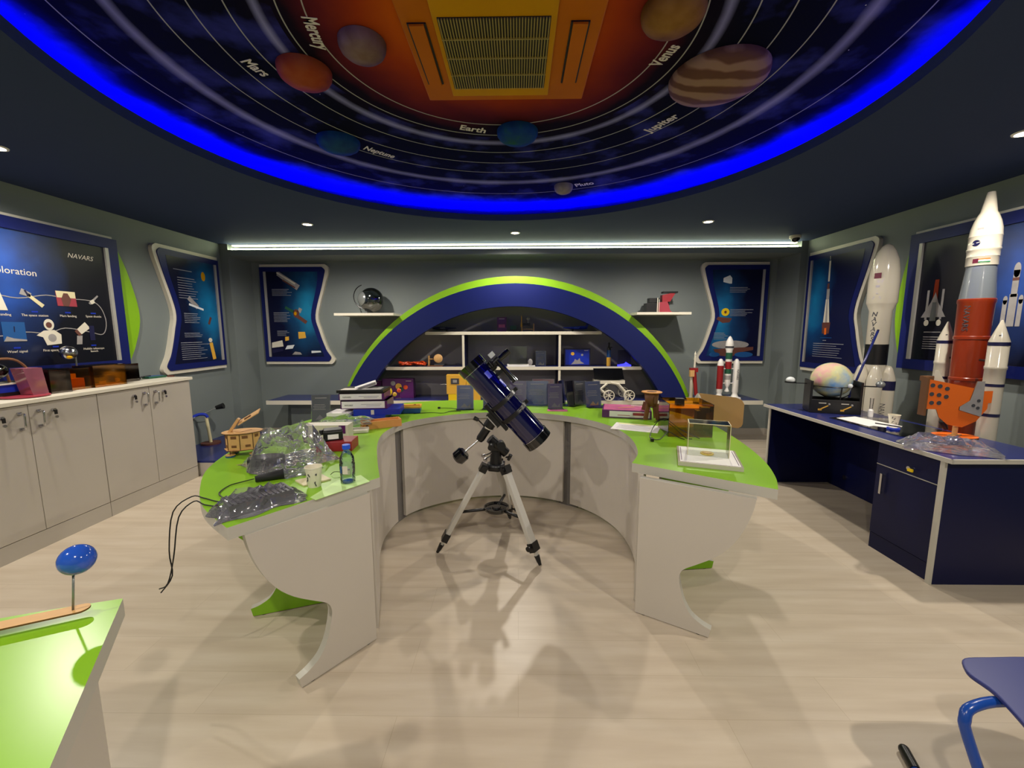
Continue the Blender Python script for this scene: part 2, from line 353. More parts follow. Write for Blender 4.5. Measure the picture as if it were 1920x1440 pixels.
for t,a,c,s_ in (('Mercury',(-.834,1.792),(-.866,1.985),.085),('Mars',(-1.261,2.047),(-1.225,2.165),.085),('Neptune',(-1.046,2.965),(-.885,3.12),.09),('Earth',(-.357,2.697),(-.20,2.749),.085),
        ('Jupiter',(.811,2.775),(.925,2.578),.09),('Venus',(.648,2.125),(.692,1.985),.085),('Pluto',(.492,3.738),(.64,3.675),.10)):
    ceiling_word(t,a,c,s_)
for nm,(x,y),r,mt,lb in (('mercury',(-.672,1.939),.10,'mercury_print','small brown grey planet disc mounted above the word Mercury'),('mars',(-1.018,2.122),.122,'mars_print','orange red planet disc mounted beside the word Mars'),
     ('neptune',(-1.175,2.854),.135,'neptune_print','deep blue planet disc left of the word Neptune'),('earth',(-.003,2.75),.128,'earth_print','blue green planet disc right of the word Earth'),
     ('pluto',(.393,3.73),.08,'pluto_print','smallest pale grey planet disc beside the word Pluto'),('jupiter',(.982,2.208),.228,'jupiter_print','largest banded brown planet disc above the word Jupiter'),
     ('venus',(.606,1.781),.122,'venus_print','ochre planet disc above the word Venus')):
    b=B().m(mt); b.lathe([(r,2.638),(r,2.625),(r*.98,2.612),(r*.9,2.596),(r*.75,2.583),(r*.5,2.573),(r*.25,2.568),(0,2.566)],(x,y,0),n=40)
    tag(b.obj('planet_disc',loc=(x,y,2.61)),lb,'planet model','planet discs on the ceiling mural')
# air conditioner in the middle of the mural
ac=thing('air_conditioner','square ceiling air conditioner wrapped in yellow orange print with slatted grille','air conditioner',(-.09,1.99,2.64))
b=B().m('ac_orange'); b.bb((-.47,1.62,2.618),(.34,2.362,2.64)); b.obj('outer_frame',ac,bevel=.006)
b=B().m('ac_yellow'); b.bb((-.335,1.655,2.606),(.155,2.30,2.619)); b.obj('front_panel',ac,bevel=.004)
b=B().m('ac_slot'); b.bb((-.315,1.757,2.602),(.13,2.225,2.607)); g=b.obj('intake_grille',ac)
b=B().m('ac_slat')
for i in range(38): x=-.311+i*.0117; b.bb((x,1.757,2.597),(x+.0045,2.225,2.603))
for y in (1.87,1.99,2.11): b.bb((-.315,y-.003,2.596),(.13,y+.003,2.603))
b.obj('grille_slats',g)
for x0,x1 in ((-.435,-.375),(.22,.28)):
    b=B().m('ac_slot'); b.bb((x0-.008,1.80,2.612),(x1+.008,2.205,2.6185)); f=b.obj('air_slot',ac)
    b=B().m('ac_orange'); b.bb((x0,1.80,2.604),(x1,2.205,2.614)); b.obj('flap',f)
for y0,y1 in ((1.63,1.66),):
    b=B().m('ac_slot'); b.bb((-.29,y0,2.60),(.11,y1,2.6095)); b.obj('air_slot',ac)
# downlights
dl=[(-2.06,4.153,'downlight at the left of the rear row above the left poster'),(-.029,4.558,'downlight at the middle of the rear row above the arch'),(1.834,4.151,'downlight at the right of the rear row above the right shelf'),
    (-2.955,2.434,'downlight near the left wall at the edge of the photo'),(2.70,2.378,'downlight near the right wall at the edge of the photo'),
    (-2.06,.2,None),(-.05,-.35,None),(1.85,.2,None)]
ll=bpy.data.lights.new('lamp','SPOT'); ll.energy=LAMP_W; ll.color=(1,.92,.81); ll.spot_size=math.radians(166); ll.spot_blend=.50; ll.shadow_soft_size=.035
for x,y,lb in dl:
    t=thing('downlight',('round recessed warm '+lb) if lb else 'round recessed warm downlight behind the camera','ceiling light',(x,y,ZC),'round downlights in the ceiling')
    b=B().m('white'); b.lathe([(.038,-.001),(.052,-.001),(.05,-.006),(.04,-.008),(.036,-.001)],(x,y,ZC),n=24,cap=False); b.obj('trim_ring',t)
    b=B().m('warm_glow'); b.cyl((x,y,ZC-.004),(x,y,ZC-.001),.037,n=24); b.obj('lens',t)
    l=bpy.data.objects.new('lamp',ll); COL.objects.link(l); l.parent=t; l.location=(0,0,-.02)
# glowing bar added to draw the warm lit line of the cove ceiling
P('cove_ceiling_glow',(255,244,196),.5,emit=1.6)
b=B().m('cove_ceiling_glow'); b.bb((NL+.02,5.10,2.424),(NR-.02,5.15,2.439)); tag(b.obj('light_strip',loc=(0,5.12,2.43)),'thin warm light strip on the ceiling inside the rear cove, behind the white strip','light')
# rear cove: ledge, end blocks, strip
b=B().m('wall_paint'); b.bb((XL,YN,2.305),(XR,YN+.02,2.372)); b.bb((NL,YN+.02,2.305),(NR,YB,2.33)); struct(b.obj('trim_1'))
b=B().m('cove_white'); b.bb((NL+.02,YN+.03,2.345),(NR-.02,YN+.045,2.394)); tag(b.obj('light_strip',loc=(0,YN+.04,2.36)),'long white light strip in the cove along the back wall','light')
b=B().m('skirt')
b.bb((NL,YB-.012,0),(NR,YB,.085)); struct(b.obj('baseboard_back'))
b=B().m('skirt'); b.bb((XR-.012,YF,0),(XR,YN,.085)); b.bb((NR-.012,YN,0),(NR,YB-.012,.085)); struct(b.obj('baseboard_right'))
b=B().m('skirt'); b.bb((XL,YF,0),(XL+.012,YN,.085)); b.bb((NL,YN,0),(NL+.012,YB-.012,.085)); struct(b.obj('baseboard_left'))
t=thing('security_camera','small dome security camera on the ceiling at the right end of the rear cove','camera',(3.08,4.78,ZC))
b=B().m('off_white'); b.lathe([(.055,0),(.055,-.025),(.045,-.035)],(3.08,4.78,ZC)); b.obj('housing',t)
b=B().m('black_glass'); b.sph((3.08,4.77,ZC-.035),.042,(1,1,.9)); b.obj('dome',t)

# ------------------------------------------------------------ display arch with shelves on the back wall
def arc(cx,cz,r,x0,x1,n=48):
    a0=math.acos(max(-1,min(1,(x0-cx)/r))); a1=math.acos(max(-1,min(1,(x1-cx)/r)))
    return [(cx+r*math.cos(a0+(a1-a0)*i/n),cz+r*math.sin(a0+(a1-a0)*i/n)) for i in range(n+1)]
def xat(cx,cz,r,z): d=math.sqrt(r*r-(z-cz)**2); return cx-d,cx+d
AT=thing('display_arch','large blue and green arch shelf unit built against the back wall','shelf unit',(0,5.2,.54))
ZB=.545
o0,o1=xat(-.043,-.324,2.282,ZB); i0,i1=xat(-.06,-.361,2.051,ZB)
out=arc(-.043,-.324,2.282,o0,o1); inn=arc(-.06,-.361,2.051,i0,i1)
b=B().m('blue_arch'); b.prism(out+inn[::-1],(0,4.98,0),(1,0,0),(0,0,1),(0,.10,0),side='blue_arch'); b.obj('blue_arch_panel',AT)
g0,g1=xat(-.036,-.30,2.363,ZB); h0,h1=xat(-.043,-.31,2.20,ZB)
b=B().m('green_wall'); b.prism(arc(-.036,-.30,2.363,g0,g1)+arc(-.043,-.31,2.20,h0,h1)[::-1],(0,5.15,0),(1,0,0),(0,0,1),(0,.06,0)); b.obj('green_arch_panel',AT)
def shelf(z0,z1,x0,x1,y0,name='shelf',mt='blue_top'):
    b=B().m(mt); b.bb((x0,y0+.012,z0),(x1,YB-.002,z1)); b.m('off_white'); b.bb((x0,y0,z0-.001),(x1,y0+.012,z1+.001)); return b.obj(name,AT)
a0,a1=xat(-.06,-.361,2.06,1.39); shelf(1.353,1.389,a0,a1,5.085)
a0,a1=xat(-.06,-.361,2.06,.95); shelf(.918,.955,a0,a1,5.085)
for x in (-.678,.515):
    for z0,z1 in ((ZB,.918),(.955,1.353)):
        b=B().m('blue_panel'); b.bb((x-.014,5.102,z0),(x+.014,YB-.002,z1)); b.m('off_white'); b.bb((x-.014,5.09,z0),(x+.014,5.102,z1)); b.obj('divider',AT)
for x0,x1 in ((-2.222,-1.50),(1.42,2.068)):
    b=B().m('off_white'); b.bb((x0,4.985 if 0 else 4.99,1.586),(x1,YB-.002,1.616)); b.obj('side_shelf',AT)
b=B().m('blue_top'); b.bb((-3.125,4.992,.499),(2.985,YB-.002,.545)); b.m('off_white'); b.bb((-3.128,4.98,.497),(2.988,4.992,.546)); b.obj('counter_shelf',AT)
b=B().m('niche_grey'); b.prism(arc(-.06,-.361,2.10,*xat(-.06,-.361,2.10,ZB)),(0,5.47,0),(1,0,0),(0,0,1),(0,.008,0)); b.obj('back_board',AT)
b=B().m('wall_paint'); b.bb((-2.95,5.2,.0),(2.72,YB-.002,.499)); b.obj('support_panel',AT)

# ------------------------------------------------------------ framed posters
def poster(name,label,o,U,Wn,printmat,mirror,content,w=.90,z0=.965,z1=2.262,waist=.165,group='curved blue framed posters'):
    """o: base point (u=0 is the straight side), U: direction towards the concave side, Wn: out of the wall"""
    o=Vector(o);U=Vector(U);Wn=Vector(Wn);V=Vector((0,0,1)); t=thing(name,label,'poster',o+V*z0,group); h=z1-z0
    def outline(d,wst):   # d = inset
        side=crom2([(w-.045-d,h-d),(w-d*1.2-.002,h-.035-d),(w-.008-d*1.2,h-.12),(w-.06-d,h*.78),(w-wst-d,h*.50),(w-wst*.78-d,h*.34),(w-.055-d,h*.16),(w+.015-d*1.2,.085+d*.4),(w+.02-d*1.4,.04+d*.7),(w-.02-d,d)],5)
        return [(0,d),(0,h-d)]+side
    b=B().m('off_white'); b.prism(outline(0,waist),o+V*z0,U,V,Wn*.038); b.obj('white_edge',t)
    pts=outline(.036,waist); 
    b=B().m('blue_frame'); b.prism(pts,o+V*z0+Wn*.036,U,V,Wn*.012); b.obj('blue_frame',t)
    d=.062
    side=crom2([(w-.075-d,h-.095),(w-.10-d,h*.78),(w-waist-.03-d,h*.50),(w-waist*.78-.03-d,h*.34),(w-.085-d,h*.16),(w-.05-d,.10)],5)
    b=B().m(printmat); b.prism([(.085,.10),(.085,h-.095)]+side,o+V*z0+Wn*.046,U,V,Wn*.004)
    F=Matrix((tuple(U),tuple(V),tuple(Wn))).transposed().to_4x4(); F.translation=o+V*z0+Wn*.0505
    content(b,F,w,h); b.obj('print',t)
    b=B().m('silver_strip'); b.prism([(.058,.10),(.058,h-.095),(.085,h-.095),(.085,.10)],o+V*z0+Wn*.046,U,V,Wn*.018); b.obj('metal_strip',t)
    return t
def rows(b,F,x,y,n,wd,mt='poster_text',dy=.019,th=.005,sgn=1):
    b.m(mt)
    for i in range(n):
        L=wd*(.62+.38*random.random()); M=b.M; b.M=F; b.box((x+sgn*L/2,y-i*dy,0),(L,th if i else th*1.3,.0012)); b.M=M
def blob(b,F,mt,pts,z=.001):
    M=b.M; b.M=F; b.m(mt); b.prism(pts,(0,0,0),(1,0,0),(0,1,0),(0,0,z)); b.M=M
def seg(b,F,mt,p,q,wd,z=.001,w2=None):
    p=Vector((*p,0));q=Vector((*q,0));d=(q-p).normalized();nn=Vector((-d.y,d.x,0))*wd/2; n2=nn*((w2 or wd)/wd)
    blob(b,F,mt,[(v.x,v.y) for v in (p-nn,q-n2,q+n2,p+nn)],z)
def oval(b,F,mt,c,rx,ry,z=.001,n=20,a=0): blob(b,F,mt,[(c[0]+rx*math.cos(t)*math.cos(a)-ry*math.sin(t)*math.sin(a),c[1]+rx*math.cos(t)*math.sin(a)+ry*math.sin(t)*math.cos(a)) for t in [2*PI*i/n for i in range(n)]],z)
def c_bl(b,F,w,h):        # back left: space telescope, probe, satellite, desk scene
    seg(b,F,'stone',(.24,h-.115),(.50,h-.30),.055,w2=.075); seg(b,F,'off_white',(.23,h-.105),(.46,h-.25),.02,.0016); seg(b,F,'brown_red',(.30,h-.20),(.46,h-.30),.018,.002)
    rows(b,F,.15,h-.32,5,.30)
    oval(b,F,'brown_red',(.45,h-.63),.04,.055); oval(b,F,'ac_yellow',(.44,h-.63),.018,.024,.0016); seg(b,F,'stone',(.48,h-.58),(.52,h-.60),.06); seg(b,F,'brown_red',(.47,h-.67),(.58,h-.75),.045,.0014); seg(b,F,'dark_green',(.31,h-.55),(.42,h-.61),.035)
    rows(b,F,.15,h-.62,7,.27); rows(b,F,.18,h-.86,4,.17)
    blob(b,F,'yellow_soft',[(.46,h-.96),(.46,h-.87),(.55,h-.87),(.56,h-.95)]); blob(b,F,'yellow_soft',[(.28,h-.99),(.28,h-.935),(.33,h-.93),(.33,h-.98)])
    blob(b,F,'off_white',[(.095,h-1.08),(.10,h-1.01),(.24,h-.98),(.25,h-1.06)]); blob(b,F,'glass_white',[(.27,h-1.10),(.30,h-1.05),(.40,h-1.04),(.37,h-1.09)])
    blob(b,F,'stone',[(.36,h-1.17),(.40,h-1.13),(.47,h-1.14),(.49,h-1.17)]); blob(b,F,'glass_white',[(.62,h-1.15),(.62,h-1.12),(.74,h-1.12),(.75,h-1.14)]); blob(b,F,'navy',[(.10,h-1.15),(.10,h-1.10),(.24,h-1.09),(.24,h-1.12)])
def c_br(b,F,w,h):        # straight side on the right, so u runs towards the left in the photo
    blob(b,F,'glass_white',[(.47,h-.27),(.50,h-.27),(.58,h-.25),(.58,h-.20),(.50,h-.165),(.47,h-.20)])
    rows(b,F,.49,h-.32,4,.26,sgn=-1); rows(b,F,.47,h-.60,5,.30,sgn=-1)
    oval(b,F,'yellow',(.53,h-.63),.052,.05); oval(b,F,'brown_red',(.53,h-.63),.016,.018,.0016); blob(b,F,'brown_red',[(.44,h-.71),(.47,h-.76),(.56,h-.77),(.64,h-.72),(.62,h-.69)]); 
    rows(b,F,.66,h-.90,5,.20,sgn=-1)
    oval(b,F,'stone',(.44,h-1.05),.24,.055); blob(b,F,'brown_red',[(.14,h-1.12),(.14,h-1.08),(.40,h-1.09),(.66,h-1.11),(.6,h-1.19),(.42,h-1.21),(.30,h-1.15)],.0014); oval(b,F,'teal_blue',(.26,h-1.18),.12,.035,.0018); oval(b,F,'teal_blue',(.64,h-1.18),.07,.03,.0018)
def c_l(b,F,w,h):         # left wall, u from far edge towards the camera: texts on the near (left) half
    rows(b,F,.66,h-.22,1,.28,sgn=-1); rows(b,F,.62,h-.30,9,.30,sgn=-1,dy=.026); seg(b,F,'stone',(.38,h-.60),(.50,h-.50),.05); seg(b,F,'glass_white',(.30,h-.62),(.50,h-.57),.022,.0016)
    seg(b,F,'brown_red',(.20,h-.70),(.24,h-.78),.03); rows(b,F,.58,h-.67,6,.24,sgn=-1); rows(b,F,.60,h-.88,3,.26,sgn=-1); rows(b,F,.66,h-.98,9,.40,sgn=-1,dy=.022)
    seg(b,F,'yellow_soft',(.20,h-1.18),(.235,h-.99),.05); oval(b,F,'off_white',(.24,h-.96),.028,.025,.0016); oval(b,F,'ac_yellow',(.26,h-.25),.03,.05)
def c_r(b,F,w,h):         # right wall rocket poster, u from far edge towards the camera
    seg(b,F,'off_white',(.34,h-.09),(.345,h-.13),.006); seg(b,F,'off_white',(.345,h-.14),(.35,h-.36),.022); seg(b,F,'brown_red',(.35,h-.38),(.35,h-.44),.028); seg(b,F,'stone',(.355,h-.44),(.365,h-.86),.04,.001,.045)
    for du in (-.035,.035): seg(b,F,'off_white',(.355+du*.4,h-.55),(.37+du,h-.86),.014,.0016,.03)
    seg(b,F,'brown_red',(.37,h-.80),(.37,h-.92),.12,.002,.10); seg(b,F,'orange_craft',(.365,h-.86),(.37,h-.93),.03,.0026)
    rows(b,F,.30,h-.965,1,.18,'teal_blue'); rows(b,F,.34,h-.995,1,.06); rows(b,F,.20,h-1.03,7,.46,dy=.024)
poster('wall_poster','blue curved poster with space telescope and satellites left of the arch',(-3.365,YB,0),(1,0,0),(0,-1,0),'print_back_left',0,c_bl)
poster('wall_poster','blue curved poster with yellow probe and flying saucer right of the arch',(3.215,YB,0),(-1,0,0),(0,-1,0),'print_back_right',0,c_br,w=.86)
poster('wall_poster','blue curved poster with white text columns on the left wall',(XL,4.94,0),(0,-1,0),(1,0,0),'print_left',0,c_l,w=.87)
poster('wall_poster','blue curved poster showing a tall slim rocket on the right wall',(XR,4.955,0),(0,-1,0),(-1,0,0),'print_right',0,c_r,w=.92,z0=.93,z1=2.28)

def big_poster(label,X,sg,content,printmat,bulge):
    """large rectangular display: sg is +1 when it faces +x"""
    t=thing('display_board',label,'poster',(X,3.0,1.07),'large display boards on the side walls'); Wn=Vector((sg,0,0)); V=Vector((0,0,1)); Y=Vector((0,1,0))
    y0,y1,z0,z1=1.95,3.70,1.065,2.20
    b=B().m('green_wall'); b.prism([(y1-.1,z0)]+crom2([(y1-.01,z0+.01),(y1+bulge*.55,z0+.2),(y1+bulge,z0+.48),(y1+bulge*.62,z0+.84),(y1,z1-.01)],6)+[(y1-.1,z1)],(X,0,0),Y,V,Wn*.02); b.obj('green_crescent',t)
    b=B().m('off_white'); b.prism([(y0,z0+.02),(y1-.02,z0+.02),(y1-.02,z1+.022),(y0,z1+.022)],(X,0,0),Y,V,Wn*.03); b.obj('white_edge',t)
    b=B().m('blue_frame'); f=.085
    for q in (((y0,z0),(y1,z0+f)),((y0,z1-f),(y1,z1)),((y1-f,z0+f),(y1,z1-f)),((y0,z0+f),(y0+f,z1-f))):
        (a,c),(e,g)=q; b.prism([(a,c),(e,c),(e,g),(a,g)],(X,0,0)+Vector((0,0,0)) if 0 else (X,0,0),Y,V,Wn*.05)
    b.obj('blue_frame',t)
    b=B().m(printmat); b.prism([(y0+f,z0+f),(y1-f,z0+f),(y1-f,z1-f),(y0+f,z1-f)],(X,0,0),Y,V,Wn*.036)
    U=Vector((0,sg*1.0,0)); F=Matrix((tuple(U),tuple(V),tuple(Wn))).transposed().to_4x4()
    F.translation=Vector((X,0,0))+Wn*.037; content(b,F,sg); b.obj('print',t)
    b=B().m('silver_strip'); b.prism([(y1-f-.028,z0+f),(y1-f,z0+f),(y1-f,z1-f),(y1-f-.028,z1-f)],(X,0,0),Y,V,Wn*.052); b.obj('metal_strip',t)
def c_bigl(b,F,sg):       # F u = +y (left to right as seen), v = z
    def T(s,y,z,size,al='CENTER',mt='letter',sh=0):
        b.m(mt); M=b.M; b.M=F; b.text(s,(y,z,.0008),(1,0,0),(0,1,0),size,align=al,shear=sh); b.M=M
    T('N\u0394V\u039bRS'.replace('\u0394','A').replace('\u039b','A'),3.385,2.0,.052,sh=.3)
    T('Space Exploration',3.06,1.826,.066,'RIGHT')
    # line linking the pictures
    ln=[(2.5,1.64),(2.75,1.66),(2.92,1.64),(3.1,1.675),(3.24,1.66),(3.42,1.655),(3.50,1.60),(3.53,1.48),(3.49,1.38),(3.38,1.40),(3.2,1.43),(3.08,1.39),(2.93,1.40),(2.75,1.37),(2.5,1.40)]
    q=crom2(ln,4)
    for a,c in zip(q,q[1:]): seg(b,F,'stone',a,c,.006,.0012)
    blob(b,F,'off_white',[(2.76,1.55),(2.78,1.76),(2.80,1.76),(2.85,1.55)],.002)
    seg(b,F,'stone',(2.94,1.69),(3.0,1.665),.045,.002,.03); seg(b,F,'cream',(2.98,1.67),(3.07,1.59),.022,.002,.028); seg(b,F,'navy',(2.965,1.70),(2.985,1.66),.012,.003)
    blob(b,F,'crimson',[(3.17,1.60),(3.31,1.60),(3.305,1.715),(3.165,1.715)],.002); blob(b,F,'cream',[(3.17,1.665),(3.305,1.665),(3.305,1.715),(3.165,1.715)],.0024); blob(b,F,'brown_red',[(3.20,1.655),(3.22,1.70),(3.25,1.70),(3.27,1.655),(3.25,1.60),(3.21,1.60)],.0028)
    seg(b,F,'stone',(3.41,1.63),(3.485,1.70),.018,.002,.012); seg(b,F,'off_white',(3.42,1.64),(3.45,1.655),.03,.0024)
    blob(b,F,'teal_blue',[(2.80,1.335),(2.935,1.335),(2.935,1.47),(2.80,1.47)],.002); blob(b,F,'stone',[(2.80,1.335),(2.935,1.335),(2.935,1.345),(2.86,1.355),(2.82,1.37)],.0026); seg(b,F,'navy',(2.868,1.40),(2.87,1.44),.006,.003)
    oval(b,F,'off_white',(3.09,1.455),.034,.042,.002); oval(b,F,'brown_red',(3.088,1.452),.02,.022,.003); blob(b,F,'off_white',[(3.0,1.375),(3.05,1.41),(3.12,1.415),(3.165,1.38),(3.16,1.31),(3.06,1.30),(3.04,1.36)],.002); oval(b,F,'stone',(3.10,1.355),.028,.03,.003)
    seg(b,F,'off_white',(3.30,1.40),(3.37,1.455),.05,.002,.06); seg(b,F,'brown_red',(3.28,1.385),(3.30,1.40),.05,.0024); blob(b,F,'stone',[(3.27,1.30),(3.31,1.30),(3.32,1.37),(3.28,1.37)],.002); blob(b,F,'navy',[(3.38,1.33),(3.42,1.33),(3.42,1.45),(3.38,1.45)],.002)
    for s,y,z in (('Moon landing',2.80,1.521),('The space station',3.01,1.521),('Mars landing',3.235,1.524),('Space shuttle',3.43,1.527),('Wow! signal',2.87,1.262),('First space tourist',3.115,1.262),('Hubble telescope',3.40,1.262),('launch',3.40,1.24)): T(s,y,z,.024)
    for y,z in ((3.01,1.547),(3.235,1.55),(3.43,1.552),(2.87,1.288),(3.115,1.288),(3.40,1.288)): blob(b,F,'royal',[(y-.02,z-.005),(y+.02,z-.005),(y+.02,z+.006),(y-.02,z+.006)],.0015)
def c_bigr(b,F,sg):       # u = -y so text reads left to right; left in the photo is far (large y)
    def X(y): return -y
    seg(b,F,'orange_rocket',(X(3.44),1.50),(X(3.44),1.80),.05,.0016,.03); seg(b,F,'stone',(X(3.50),1.48),(X(3.50),1.72),.018); seg(b,F,'stone',(X(3.38),1.48),(X(3.38),1.72),.018)
    blob(b,F,'stone',[(X(3.54),1.50),(X(3.47),1.62),(X(3.44),1.70),(X(3.41),1.62),(X(3.34),1.50)],.002); seg(b,F,'pewter',(X(3.44),1.47),(X(3.44),1.62),.05,.0026,.03)
    oval(b,F,'off_white',(X(3.49),1.455),.02,.025); oval(b,F,'off_white',(X(3.39),1.455),.02,.025)
    rows(b,F,X(3.50),1.38,1,.14,'stone'); rows(b,F,X(3.50),1.34,6,.22,'stone')
    Y0=2.905
    seg(b,F,'stone',(X(Y0),1.62),(X(Y0),1.80),.036,.002); oval(b,F,'stone',(X(Y0),1.80),.02,.05,.002); seg(b,F,'stone',(X(Y0),1.42),(X(Y0),1.64),.045,.002)
    for d in (-.045,.045): seg(b,F,'stone',(X(Y0)+d,1.42),(X(Y0)+d,1.60),.026,.002); oval(b,F,'stone',(X(Y0)+d,1.60),.013,.03,.002)
    seg(b,F,'brown_red',(X(Y0),1.73),(X(Y0),1.75),.037,.003)
big_poster('large dark display board of space history pictures with green crescent on left wall',XL,1,c_bigl,'print_big_left',.175)
big_poster('large dark display board of rockets with green crescent on right wall',XR,-1,c_bigr,'print_big_right',.10)

# ------------------------------------------------------------ cabinets along the left wall
CXF=-3.10
def cabinet(y0,y1,label,detail=True):
    t=thing('base_cabinet',label,'cabinet',((XL+CXF)/2,(y0+y1)/2,0),'grey base cabinets along the left wall')
    b=B().m('cab_grey'); b.bb((XL+.014,y0+.001,.0),(CXF-.018,y1-.001,.948)); b.obj('body',t)
    b=B().m('cab_grey'); b.bb((CXF-.018,y0+.001,0),(CXF-.002,y1-.001,.112)); b.obj('plinth',t)
    ym=(y0+y1)/2
    for a,c,s in ((y0,ym,1),(ym,y1,-1)):
        b=B().m('cab_grey'); b.bb((CXF-.018,a+.002,.116),(CXF,c-.002,.944)); d=b.obj('door',t,bevel=.0015)
        hy=(ym-.052) if s==1 else (ym+.052); ly=(ym-.145) if s==1 else (ym+.135)
        b=B().m('chrome'); b.tube([(CXF,hy,.895),(CXF+.03,hy,.895),(CXF+.036,hy,.885),(CXF+.034,hy,.84),(CXF+.03,hy,.800),(CXF,hy,.797)],.0052,n=8,sub=3)
        b.box((CXF+.004,hy,.895),(.01,.02,.02)); b.box((CXF+.004,hy,.797),(.01,.02,.02)); b.obj('handle',d)
        b=B().m('chrome'); b.cyl((CXF,ly,.885),(CXF+.016,ly,.885),.012); b.m('black'); b.box((CXF+.02,ly,.872),(.008,.014,.03)); b.m('chrome'); b.cyl((CXF+.018,ly,.84),(CXF+.026,ly,.84),.009); b.obj('lock',d)
cabinet(2.94,3.797,'grey two door base cabinet, farthest of the row, nearest the corner')
cabinet(2.083,2.938,'grey two door base cabinet at the left edge of the photo')
b=B().m('off_white'); b.bb((XL+.013,2.05,.950),(-3.085,3.822,.976)); tag(b.obj('cabinet_worktop',loc=(-3.34,2.9,.95),bevel=.002),'cream worktop running along the grey left wall cabinets','worktop')
b=B().m('blue_top'); b.bb((XL+.013,3.83,.13),(-2.5,5.0,.15)); b.m('cab_grey'); b.bb((XL+.013,3.83,0),(-2.505,4.995,.13)); tag(b.obj('low_platform',loc=(-3.1,4.4,0)),'low blue topped platform in the left rear corner','platform')

# ------------------------------------------------------------ curved exhibition desk
ZT=.745
inner=crom2([(-.625,1.775),(-.73,2.05),(-.83,2.35),(-.872,2.60),(-.84,2.83),(-.76,2.98),(-.60,3.12),(-.38,3.23),(-.12,3.275),(.13,3.245),(.37,3.13),(.55,2.95),(.66,2.72),(.69,2.45),(.65,2.17),(.568,1.987)],5)
outer=crom2([(-.979,1.292),(-1.18,1.45),(-1.343,1.643),(-1.50,1.90),(-1.60,2.25),(-1.62,2.6),(-1.55,3.0),(-1.40,3.35),(-1.15,3.62),(-.83,3.80),(-.45,3.86),(0,3.82),(.35,3.76),(.65,3.69),(.93,3.58),(1.17,3.42),(1.31,3.15),(1.355,2.8),(1.32,2.4),(1.25,2.05),(1.16,1.80),(1.076,1.644)],5)
D=thing('curved_desk','large ring shaped exhibition desk with lime green top and grey panels','desk',(-.1,2.5,0))
b=B().m('green'); top=inner[::-1]+outer
b.prism(outer+inner[::-1],(0,0,.70),(1,0,0),(0,1,0),(0,0,ZT-.70),side='edge_grey'); b.obj('top',D)
PROF=[(0,.004),(.335,.004),(.343,.045),(.322,.05),(.30,.058),(.257,.085),(.225,.135),(.208,.19),(.197,.25),(.205,.285),(.225,.308),(.262,.335),(.339,.395),(.4,.465),(.446,.555),(.472,.64),(.482,.70),(0,.70)]
def legpanel(A,Bp,front,parent,back='desk_grey',th=.034,name='leg_panel'):
    A=Vector((*A,0));Bp=Vector((*Bp,0)); d=(Bp-A).normalized(); nrm=Vector((d.y,-d.x,0))
    if nrm.y>0: nrm=-nrm
    b=B().m(front); pr=PROF[:1]+PROF[1:3]+crom2(PROF[2:17],3)+PROF[17:]
    b.prism(pr,A,d,(0,0,1),nrm*-th,side='edge_grey'); 
    o=b.obj(name,parent)
    for k in (.04,.29):
        q=A+d*k-nrm*th/2; c=B().m('black'); c.cyl((q.x,q.y,0),(q.x,q.y,.008),.016,n=12); c.obj('foot_pad',o)
    return o
legpanel((-.647,1.705),(-.856,1.439),'desk_grey',D); legpanel((.583,1.90),(.87,1.728),'desk_grey',D)
legpanel((-.994,1.96),(-1.309,1.845),'green',D); legpanel((.815,2.25),(1.148,2.288),'green',D)
legpanel((-.98,3.0),(-1.22,3.18),'green',D); legpanel((.50,3.28),(.68,3.52),'green',D)
# curved modesty panels following the inner edge, with gaps between modules
pan=crom2([(-.650,1.74),(-.745,2.05),(-.848,2.35),(-.890,2.60),(-.862,2.84),(-.775,3.0),(-.61,3.14),(-.385,3.25),(-.12,3.295),(.135,3.265),(.385,3.148),(.568,2.962),(.68,2.725),(.71,2.45),(.668,2.16),(.592,1.955)],8)
def near(p): return min(range(len(pan)),key=lambda i:(pan[i][0]-p[0])**2+(pan[i][1]-p[1])**2)
cuts=[0,near((-.87,2.80)),near((-.83,2.90)),near((.352,3.165)),near((.40,3.13)),len(pan)-1]
for a,c in ((0,1),(2,3),(4,5)):
    seg_=pan[cuts[a]:cuts[c]+1]; off=[]
    for i,p in enumerate(seg_):
        q=seg_[min(i+1,len(seg_)-1)];r=seg_[max(i-1,0)]; dx,dy=q[0]-r[0],q[1]-r[1]; l=math.hypot(dx,dy); off.append((p[0]-dy/l*.025,p[1]+dx/l*.025))
    b=B().m('desk_grey'); b.prism(seg_+off[::-1],(0,0,.03),(1,0,0),(0,1,0),(0,0,.67),side='desk_grey'); b.obj('modesty_panel',D)
for a,c in ((1,2),(3,4)):
    p=V2=Vector((*pan[cuts[a]],0)); q=Vector((*pan[cuts[c]],0)); v=(q-p).normalized(); o_=Vector((-v.y,v.x,0)); cen=Vector((-.1,2.45,0))
    if o_.dot(p-cen)<0: o_=-o_
    pts=[p-v*.05+o_*.028,q+v*.05+o_*.028,q+v*.05+o_*.30,p-v*.05+o_*.30]
    b=B().m('gap_shade_grey'); b.prism([(k.x,k.y) for k in pts],(0,0,0),(1,0,0),(0,1,0),(0,0,.70)); b.obj('support_panel',D)  # filler block behind each gap; the gap's shade is put into its darker grey

